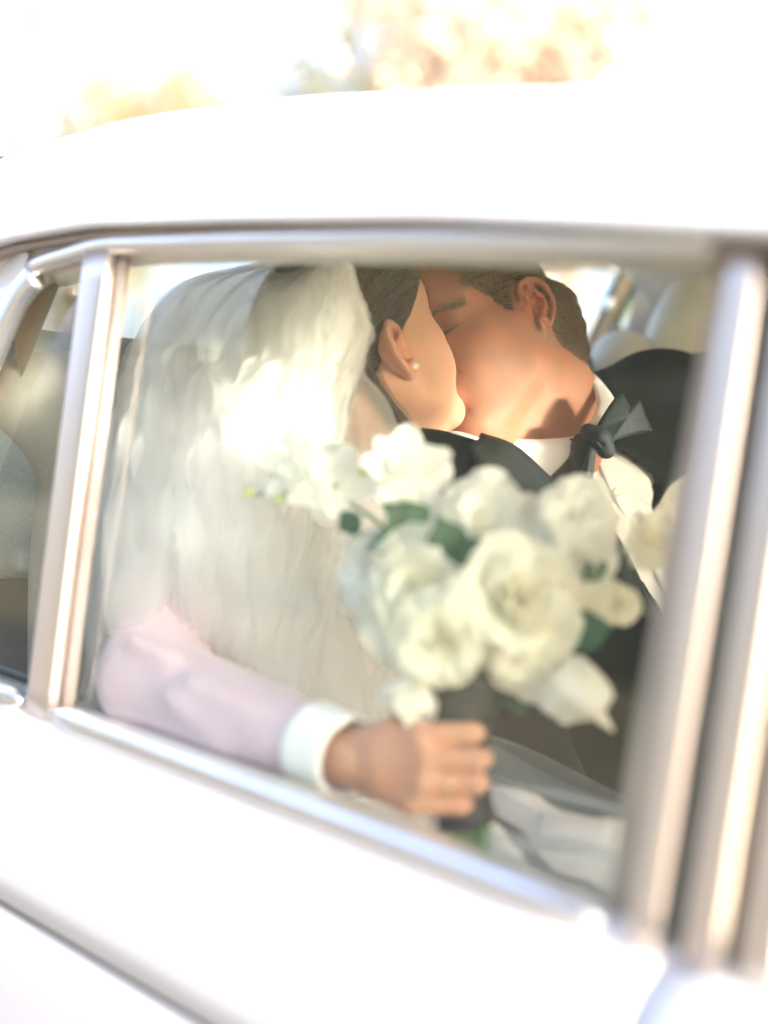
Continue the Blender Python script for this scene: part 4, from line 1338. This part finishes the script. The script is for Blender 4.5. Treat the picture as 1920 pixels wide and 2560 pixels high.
o = obj('cuff', newmesh('cuff', V1, F1), cuff_m, dress)
md = o.modifiers.new('thickness', 'SOLIDIFY'); md.thickness = .003; md.offset = 0

# ring and earring
q = np.array(mcp[2]) * .45 + np.array(pip[2]) * .55
a = np.linspace(0, 2 * math.pi, 33)
fd = np.array(pip[2]) - np.array(mcp[2]); fd /= np.linalg.norm(fd)
e1 = np.cross(fd, (0, 1, 0)); e1 /= np.linalg.norm(e1); e2 = np.cross(fd, e1)
V, F = sweep(xf(np.array([q + (e1 * math.cos(t) + e2 * math.sin(t)) * .0103 for t in a]), hfr), circ(.0011, 8), up=xf(fd[None], (np.zeros(3), CR, CU, -CD))[0], close_ends=False)
obj('ring', newmesh('ring', V, F), gold, bride)
Se = Sculpt((-.006,) * 3, (.006,) * 3, .0006); Se.ell((0, 0, 0), (.0036,) * 3)
V, F = Se.mesh(1)
obj('earring', newmesh('earring', xf(V, (P(1038, 915, 1.395), CR, CU, -CD)), F), pearl, bride)

# hair: sleek cap drawn back, lock beside the neck
S = Sculpt((-.17, -.11, -.12), (.13, .11, .17), .0024)
S.ell((.000, 0, .050), (.100, .0795, .094))
S.ell((-.036, 0, .042), (.076, .074, .076), k=.03)
S.ell((.044, 0, .066), (.0615, .066, .060), k=.02)
S.chain([(-.075, .0, .02), (-.095, .0, -.045)], [.045, .030], k=.03)
S.ell((-.135, 0, .015), (.040, .045, .045), k=.02)
for s in (-1, 1):
    S.ell((-.012, s * .088, -.032), (.030, .038, .048), k=.008, sub=True)
    S.ell((.028, s * .085, -.012), (.036, .040, .036), k=.01, sub=True)
S.plane((0, 0, -.035), (.55, 0, -.83), k=.01)
S.plane((.088, 0, .066), (.525, 0, -.851), k=.006)
cV, cF = S.mesh(3)
bhair = obj('hair', newmesh('hair', xf(cV, bfr), cF), b_hair_m, bride)
def b_flow2(p):
    d = np.zeros_like(p); d[:, 0] = -1; d[:, 2] = -.45 + .3 * (p[:, 0] > 0); return d
sV, sF = comb(S, cV, cF, b_flow2, 9000, .045, seed=8, lift=(.0, .0015), jitter=.05, r=(.0005, .0002), clump=.08)
o = obj('hair_strands', newmesh('hair_strands', xf(sV, bfr), sF), b_strand_m, bhair); o['kind'] = 'stuff'
# lock falling along the neck, side tendril before the ear
def lock(pts, n, spread, seed, k=12):
    rg = np.random.default_rng(seed); c = catmull(pts, k)
    off = rg.normal(0, 1, (n, 1, 3)) * spread * np.linspace(1, .55, k)[None, :, None]
    return strands(c[None] + off + rg.normal(0, spread * .05, (n, k, 3)), .0006, .0003)
sV, sF = lock([P(900, 830, 1.43), P(905, 900, 1.43), P(945, 985, 1.445), P(1000, 1050, 1.46), P(1052, 1120, 1.47), P(1085, 1200, 1.48)], 420, .0042, 2)
o = obj('hair_lock', newmesh('hair_lock', sV, sF), b_strand_m, bhair); o['kind'] = 'stuff'
# veil: layered tulle hanging from the crown
veil_m = sheer('white_tulle', (0.99, 0.98, 0.97), 0.36, 0.60)
ROWS = [
 [(800, 640, 1.475), (822, 634, 1.450), (845, 636, 1.425), (866, 646, 1.405), (884, 668, 1.39)],
 [(610, 660, 1.53), (690, 670, 1.47), (765, 682, 1.42), (838, 700, 1.378), (903, 735, 1.372)],
 [(425, 715, 1.54), (560, 735, 1.45), (690, 752, 1.39), (815, 765, 1.348), (922, 790, 1.366)],
 [(335, 850, 1.51), (470, 870, 1.41), (640, 880, 1.36), (800, 870, 1.332), (918, 850, 1.366)],
 [(275, 1000, 1.48), (420, 1030, 1.37), (620, 1040, 1.335), (790, 1010, 1.318), (912, 930, 1.368)],
 [(240, 1200, 1.45), (380, 1220, 1.33), (600, 1200, 1.30), (800, 1150, 1.30), (962, 1030, 1.37)],
 [(218, 1450, 1.43), (360, 1450, 1.315), (600, 1420, 1.28), (850, 1350, 1.28), (1052, 1185, 1.37)],
 [(198, 1700, 1.42), (330, 1640, 1.34), (560, 1640, 1.29), (850, 1600, 1.27), (1084, 1480, 1.35)],
 [(184, 1800, 1.42), (300, 1800, 1.38), (560, 1800, 1.34), (850, 1830, 1.27), (1088, 1800, 1.29)],
 [(172, 1990, 1.42), (300, 1990, 1.40), (560, 1990, 1.36), (850, 1990, 1.30), (1096, 1990, 1.27)],
]
ROWS_BACK = [r[:] for r in ROWS]
for i, tgt in enumerate((None, None, None, None, (880, 960, 1.345), (850, 1110, 1.325), (825, 1300, 1.30), (805, 1500, 1.28), (790, 1660, 1.285), (775, 1900, 1.33))):
    if tgt:
        L0, R0 = ROWS[i][0], tgt
        bulge = {5: (.02, .10, .10, .06, .0), 6: (.02, .115, .11, .06, .0), 7: (.0, .03, .03, .03, .0), 8: (.0, .0, .0, .0, .0)}.get(i, (.0, .055, .075, .045, .0))
        ROWS_BACK[i] = [(L0[0] + (R0[0] - L0[0]) * f, L0[1] + (R0[1] - L0[1]) * f, L0[2] + (R0[2] - L0[2]) * f - bl) for f, bl in zip((0, .25, .5, .75, 1), bulge)]
def veil_sheet(name, dz, amp, freq, ph, ns=110, ntt=260, trim=(0, 1), parent=None, edge=0.0, rows=None):
    ctrl = np.array([[P(u, v, Z + dz) for u, v, Z in row] for row in (rows or ROWS)])
    cols = np.stack([catmull(ctrl[:, j], ns) for j in range(ctrl.shape[1])], 1)
    G = np.stack([catmull(cols[i], ntt) for i in range(ns)], 0)
    s = np.linspace(0, 1, ns)[:, None]; t = np.linspace(0, 1, ntt)[None, :]
    w = t + .05 * np.sin(5 * s + ph) + .02 * np.sin(13 * s + 2 * ph)
    rgv = np.random.default_rng(int(ph * 100))
    A = np.zeros((1, ntt)); Bn = np.zeros((1, ntt))
    du = np.gradient(G, axis=1); dv = np.gradient(G, axis=0)
    n = np.cross(dv, du); n /= np.linalg.norm(n, axis=2)[..., None] + 1e-12
    tg = du / (np.linalg.norm(du, axis=2)[..., None] + 1e-12)
    env = np.clip(.15 + 1.5 * s, 0, 1)
    off_n = 0; off_t = 0
    for fq, wt in ((freq * .5, 1.5), (freq, 1.0), (freq * 1.9, .40), (freq * 3.1, .10)):
        p0, p1, p2 = rgv.uniform(0, 6.28, 3)
        gate = np.clip(.55 + .6 * np.sin(2 * math.pi * (rgv.uniform(.8, 1.8) * t + rgv.uniform(-.5, .9) * s) + p2), 0, 1.1)
        arg = 2 * math.pi * fq * (w + .10 * rgv.uniform(-1, 1) * s * s) + p0 + 1.2 * np.sin(2.2 * s + p1)
        off_n = off_n + amp * wt * gate * np.sin(arg)
        off_t = off_t + amp * wt * gate * 1.5 * np.sin(2 * arg + .6) * .5
    for _ in range(16):                                   # crumpled tulle: small random ripples in every direction
        ka, kb, kp = rgv.uniform(3, 15), rgv.uniform(2, 12) * rgv.choice([-1, 1]), rgv.uniform(0, 6.28)
        off_n = off_n + .0017 * np.sin(2 * math.pi * (ka * t + kb * s) + kp + 1.5 * np.sin(6 * s + 5 * t + kp))
    off_n = off_n + edge * np.exp(-((t - 1) / .10) ** 2) * np.sin(2 * math.pi * (t - 1) * 22 + 9 * s)
    G = G + n * (off_n * env)[..., None] + tg * (off_t * env)[..., None]
    a, b = int(trim[0] * (ntt - 1)), int(trim[1] * (ntt - 1)) + 1
    G = G[:, a:b]; m = G.shape[1]
    F = np.array([(i * m + j, i * m + j + 1, (i + 1) * m + j + 1, (i + 1) * m + j) for i in range(ns - 1) for j in range(m - 1)])
    return obj(name, newmesh(name, G.reshape(-1, 3), F), veil_m, parent)
veil = veil_sheet('veil', 0.0, .0065, 5, .4, parent=bride, edge=.006, rows=ROWS_BACK)
veil_sheet('veil_layer', .020, .009, 6, 2.1, parent=veil, rows=ROWS_BACK)
veil_sheet('veil_layer', -.014, .007, 4, 5.3, parent=veil, trim=(.0, .92), rows=ROWS_BACK)
veil_sheet('veil_layer', .030, .005, 3, 4.2, parent=veil)
veil_sheet('veil_layer', .008, .007, 9, 6.1, parent=veil, trim=(.42, 1), rows=ROWS_BACK, ns=70)
veil_sheet('veil_layer', -.008, .006, 11, 7.7, parent=veil, trim=(.55, .98), rows=ROWS_BACK, ns=70)

# sheer overskirt spread across both laps
sk_m = sheer('sheer_overskirt', (0.62, 0.70, 0.82), 0.20, 0.3)
ctrl = [[(1225, 1845, 1.40), (1330, 1890, 1.39), (1450, 1940, 1.38), (1600, 2000, 1.38), (1760, 2060, 1.38)],
        [(1200, 1930, 1.30), (1320, 1975, 1.29), (1450, 2020, 1.27), (1600, 2080, 1.26), (1780, 2150, 1.26)],
        [(1170, 2010, 1.20), (1300, 2070, 1.19), (1450, 2110, 1.16), (1620, 2180, 1.14), (1800, 2260, 1.13)],
        [(1130, 2100, 1.12), (1280, 2180, 1.10), (1450, 2260, 1.07), (1640, 2340, 1.04), (1830, 2420, 1.02)]]
C_ = np.array([[P(*q) for q in row] for row in ctrl])
for lay in range(2):
    cols = np.stack([catmull(C_[:, j], 50) for j in range(5)], 1)
    G = np.stack([catmull(cols[i], 70) for i in range(50)], 0)
    ss = np.linspace(0, 1, 50)[:, None]; tt = np.linspace(0, 1, 70)[None, :]
    dd = .010 * np.sin(2 * math.pi * (2.2 * ss + .9 * tt) + lay * 2) * (.4 + ss) + .005 * np.sin(2 * math.pi * (5.3 * ss + 1.7 * tt * ss) + lay) - lay * .012
    G = G + np.array([0, 0, 1.0]) * dd[..., None]
    F = np.array([(i * 70 + j, i * 70 + j + 1, (i + 1) * 70 + j + 1, (i + 1) * 70 + j) for i in range(49) for j in range(69)])
    obj('overskirt', newmesh('overskirt', G.reshape(-1, 3), F), sk_m, dress)

for k_ in range(2):                                       # brow and lashes of the near eye
    rg = np.random.default_rng(30 + k_)
    n_ = (200, 60)[k_]
    t = rg.uniform(0, 1, n_)
    q = np.stack([.0985 - .026 * t ** 2, -(.012 + .037 * t), .0385 + .006 * np.sin(t * 2.4)], 1) if k_ == 0 else np.stack([.0885 - .0075 * t ** 2, -(.020 + .0245 * t), .0135 + .0035 * (2 * t - 1) ** 2], 1)
    q = q + rg.normal(0, (.0014, .0003)[k_], (n_, 3))
    for _ in range(4):
        v_, g_ = sdf_at(bS, q); q = q + g_ * (.0004 - np.clip(v_, -.01, .01))[:, None]
    step = np.array([(-.0013, -.0017, -.0001), (.0014, -.0009, -.0006)][k_])
    pts = [q + step * i + np.array([0, 0, .0002]) * i * i * k_ for i in range(5)]
    sV, sF = strands(np.stack(pts, 1), .0004, .00015)
    nm = ('eyebrow', 'eyelashes')[k_]
    obj(nm, newmesh(nm, xf(sV, bfr), sF), b_hair_m, bride)
# ------------------------------------------------------------------ the bouquet
petal_m = sheer('white_petal', (0.95, 0.94, 0.90), 1.0, 0.48)
petal_c = sheer('cream_petal', (0.95, 0.93, 0.84), 1.0, 0.48)
petal_g = mat('lime_bud', (0.58, 0.66, 0.28), 0.6, var=0.1, vscale=40)
leafg = mat('bouquet_leaf', (0.03, 0.085, 0.04), 0.5, var=0.25, vscale=40)
stem_m = mat('green_stem', (0.10, 0.20, 0.06), 0.6, var=0.2, vscale=40)
wrap_m = mat('black_ribbon', (0.012, 0.016, 0.016), 0.55, bump=0.3, bscale=120)

bq_grip = P(1140, 1925, 1.120)
bouquet = empty('bouquet', tuple(P(1165, 2060, 1.125)))
tag(bouquet, 'bouquet of white flowers with green leaves and dark wrapped stems, held in a hand', 'bouquet')

def petal_mesh(name, cup, curl, ruffle, wid, m, seed, tipw=1.0, nb=9, na=9, ovate=False):
    """One petal: base at origin, grows along +x, faces +z, length 1."""
    rg = np.random.default_rng(seed); V = []
    ph = rg.uniform(0, 6, 4)
    for i in range(nb):
        b = i / (nb - 1)
        w = wid * (math.sin(min(1, b * 1.12 + .08) * math.pi * .62) ** .9) * (1 - .55 * max(0, b - .72) / .28 * (1 - tipw * .5))
        if ovate:
            w = wid * math.sin(math.pi * min(.985, b * .97 + .02)) ** .75
        for j in range(na):
            a = -1 + 2 * j / (na - 1)
            x = b * (1 - .16 * a * a * b)
            z = cup * (a * a * .5 * w + b * b * .55) - curl * max(0, b - .6) ** 2 * 3 + ruffle * b * b * (math.sin(a * 5 + ph[0]) * .5 + math.sin(a * 9 + ph[1]) * .3) * (.3 + abs(a))
            V.append((x, a * w + ruffle * .3 * math.sin(b * 7 + ph[2]), z))
    F = [(i * na + j, i * na + j + 1, (i + 1) * na + j + 1, (i + 1) * na + j) for i in range(nb - 1) for j in range(na - 1)]
    me = newmesh(name, V, F); me.materials.append(m)
    return me
PET = {}
for nm, mm in (('w', petal_m), ('c', petal_c)):
    PET[nm + 'cup'] = [petal_mesh('petal', .50, .20, .12, .58, mm, s) for s in (1, 2, 3)]
    PET[nm + 'open'] = [petal_mesh('petal', .14, .30, .20, .60, mm, s) for s in (4, 5, 6)]
    PET[nm + 'long'] = [petal_mesh('petal', .25, .08, .08, .36, mm, s, .7) for s in (7, 8, 9)]
bud_pet = [petal_mesh('petal', .8, .0, .03, .5, petal_g, s) for s in (11, 12)]

def place(me, name, parent, M):
    o = bpy.data.objects.new(name, me); COL.objects.link(o)
    o.parent = parent; o.matrix_parent_inverse = Matrix.Identity(4)
    o.matrix_basis = M
    md = None
    return o

def flower(u, v, Z, d, kind, face, name='flower', seed=0, col='w'):
    """d: diameter in photo pixels; face: direction (camera right, up, towards)."""
    rg = np.random.default_rng(seed)
    r = d / FPX * Z / 2 * {'bud': .95, 'open': 1.0, 'hang': .85}.get(kind, .88)
    c = P(u, v, Z)
    zf = cdir(*face); zf /= np.linalg.norm(zf)
    xr = np.cross(CU, zf); xr /= np.linalg.norm(xr); yr = np.cross(zf, xr)
    e = empty(name, (0, 0, 0), bouquet)
    mb = Matrix.Identity(4)
    for i in range(3):
        mb[i][0], mb[i][1], mb[i][2], mb[i][3] = xr[i], yr[i], zf[i], c[i]
    e.matrix_parent_inverse = Matrix.Identity(4)
    e.matrix_basis = bouquet.matrix_basis.inverted() @ mb
    rings = {'rose': [(6, .50, 64, 'open'), (7, .70, 50, 'cup'), (7, .92, 30, 'open'), (8, 1.08, 8, 'open')],
             'peony': [(6, .5, 60, 'cup'), (7, .75, 42, 'open'), (8, .95, 22, 'open'), (8, 1.1, 4, 'open')],
             'open': [(3, .50, 60, 'cup'), (3, .95, 34, 'long'), (5, 1.08, 12, 'long'), (3, 1.0, -6, 'open')],
             'hang': [(4, 1.0, 62, 'long'), (5, 1.1, 46, 'long'), (4, .9, 70, 'cup')],
             'bud': [(4, .8, 68, 'cup'), (4, .95, 52, 'cup')]}[kind]
    for n, L, lift, typ in rings:
        a0 = rg.uniform(0, 6.28)
        for k in range(n):
            a = a0 + 2 * math.pi * k / n + rg.normal(0, .12)
            l = math.radians(lift + rg.normal(0, 11))
            M = Matrix.Rotation(a, 4, 'Z') @ Matrix.Translation((r * .06, 0, 0)) @ Matrix.Rotation(-l, 4, 'Y') @ Matrix.Rotation(rg.normal(0, .15), 4, 'X') @ Matrix.Diagonal((r * L * rg.uniform(.82, 1.14),) * 3 + (1,))
            src = (bud_pet if kind == 'bud' and col == 'g' else PET[col + typ])
            place(src[rg.integers(0, len(src))], 'petal', e, M)
    # stem down to the grip
    s0 = c - zf * r * .05
    top = P(1145 + (u - 1145) * .10, 1735, 1.13 + (Z - 1.13) * .2)
    mid = P(1145 + (u - 1145) * .22, 1500 + (v - 1500) * .15, 1.165)
    if u < 860:
        V, F = sweep(catmull([s0, (s0 + P(770, 1205, 1.205)) / 2 + CD * .01, P(770, 1205, 1.205), P(880, 1260, 1.19), P(990, 1340, 1.175)], 14), circ(.0016, 6), up=CR)
        obj('stem', newmesh('stem', V, F), stem_m, bouquet)
        return e
    V, F = sweep(catmull([s0, s0 * .75 + mid * .25 + CD * .03, mid, top, bq_grip], 18), circ(.0022, 6), up=CR)
    obj('stem', newmesh('stem', V, F), stem_m, bouquet)
    return e

FL = [
 (738, 1182, 1.19, 190, 'open', (-.5, .5, .7), 'w'), (838, 1215, 1.18, 200, 'open', (-.2, .3, .9), 'w'), (835, 1150, 1.20, 120, 'hang', (0, .9, .3), 'w'),
 (1005, 1185, 1.17, 215, 'open', (0, .55, .8), 'w'), (1205, 1310, 1.15, 300, 'peony', (.0, .45, .85), 'w'), (1440, 1310, 1.13, 235, 'peony', (.2, .4, .85), 'w'),
 (1445, 1400, 1.12, 210, 'peony', (.2, -.3, .9), 'w'), (1625, 1360, 1.13, 180, 'open', (.5, .3, .8), 'c'), (1050, 1500, 1.12, 350, 'rose', (-.3, .1, .95), 'c'),
 (1285, 1500, 1.10, 360, 'rose', (.25, .05, .95), 'c'), (1105, 1600, 1.09, 260, 'peony', (-.1, -.35, .9), 'c'), (1310, 1625, 1.10, 240, 'peony', (.15, -.35, .9), 'c'),
 (1045, 1690, 1.115, 290, 'hang', (-.35, -.85, .40), 'w'), (1435, 1640, 1.10, 400, 'hang', (.02, -.95, .30), 'w'), (1450, 1500, 1.12, 140, 'rose', (.4, .1, .9), 'c'),
 (1540, 1515, 1.13, 130, 'rose', (.6, .1, .8), 'c'), (935, 1430, 1.16, 240, 'peony', (-.6, .2, .75), 'w'), (1085, 1385, 1.15, 180, 'open', (-.2, .4, .9), 'w'),
 (1335, 1370, 1.16, 140, 'rose', (0, .2, .95), 'w'), (1190, 1420, 1.14, 170, 'peony', (0, .2, .95), 'w'),
]
for i, (u, v, Z, d, kind, face, col) in enumerate(FL):
    flower(u, v, Z, d, kind, face, seed=20 + i, col=col)
for i, (u, v, Z, d, face) in enumerate(((632, 1240, 1.2, 55, (-.6, .4, .5)), (702, 1242, 1.19, 60, (-.3, -.5, .7)), (912, 1192, 1.18, 75, (0, .5, .7)), (1005, 1262, 1.15, 60, (0, .1, .9)), (1130, 1690, 1.1, 60, (.1, -.8, .5)))):
    flower(u, v, Z, d, 'bud', face, name='bud', seed=60 + i, col='g')

lm = petal_mesh('leaf', .25, .2, .02, .30, leafg, 31, .4, 13, 7, True)
def leaf(pts, w):
    a, b = P(*pts[0]), P(*pts[1]); L = np.linalg.norm(b - a)
    x = (b - a) / L; z = -CD + CU * .35; z = z - x * (z @ x); z /= np.linalg.norm(z); y = np.cross(z, x)
    M = Matrix.Identity(4)
    for i in range(3):
        M[i][0], M[i][1], M[i][2], M[i][3] = x[i] * L, y[i] * w * .8, z[i] * L * .6, a[i]
    o = bpy.data.objects.new('leaf', lm); COL.objects.link(o); o.parent = bouquet
    o.matrix_parent_inverse = Matrix.Identity(4); o.matrix_basis = bouquet.matrix_basis.inverted() @ M
for pts, w in (([(1135, 1405, 1.10), (1095, 1285, 1.10)], .07), ([(1110, 1430, 1.10), (1120, 1340, 1.10)], .06), ([(1175, 1345, 1.10), (1222, 1435, 1.09)], .07), ([(1040, 1340, 1.12), (910, 1375, 1.12)], .06),
               ([(1040, 1330, 1.13), (960, 1255, 1.13)], .06), ([(1060, 1320, 1.13), (1020, 1250, 1.13)], .05), ([(1400, 1590, 1.10), (1540, 1565, 1.10)], .07), ([(1390, 1440, 1.12), (1480, 1420, 1.12)], .06),
               ([(1000, 1610, 1.13), (1000, 1660, 1.13)], .06), ([(1180, 1740, 1.12), (1230, 1610, 1.11)], .12), ([(1150, 1745, 1.125), (1170, 1620, 1.115)], .12), ([(1210, 1745, 1.13), (1290, 1650, 1.12)], .12), ([(1390, 1430, 1.13), (1370, 1330, 1.13)], .06), ([(900, 1290, 1.16), (845, 1330, 1.16)], .05), ([(1400, 1430, 1.11), (1350, 1460, 1.10)], .05), ([(1500, 1450, 1.11), (1470, 1400, 1.11)], .05), ([(1380, 1560, 1.10), (1440, 1600, 1.095)], .06), ([(1250, 1730, 1.125), (1330, 1700, 1.12)], .1)):
    leaf(pts, w)
# wrapped handle and cut stem ends
pth = catmull([P(1172, 1700, 1.135), P(1150, 1780, 1.130), P(1148, 1900, 1.124), P(1160, 2010, 1.122), P(1170, 2060, 1.122)], 30)
rad = np.interp(np.linspace(0, 1, 30), [0, .3, .6, 1], [.034, .026, .022, .024]) * (1 + .02 * np.sin(np.arange(30) * 1.9))
V, F = sweep(pth, circ(1, 24), up=CR, scales=rad)
obj('stem_wrap', newmesh('stem_wrap', V, F), wrap_m, bouquet)
for k in range(9):
    a = k * 2.4; q = P(1170, 2055, 1.122) + (CR * math.cos(a) + CD * math.sin(a)) * (.008 + .001 * k)
    V, F = sweep([q, q - CU * .02, q - CU * .035 + CR * .002], circ(.003, 7), up=CR)
    obj('stem', newmesh('stem', V, F), stem_m, bouquet)
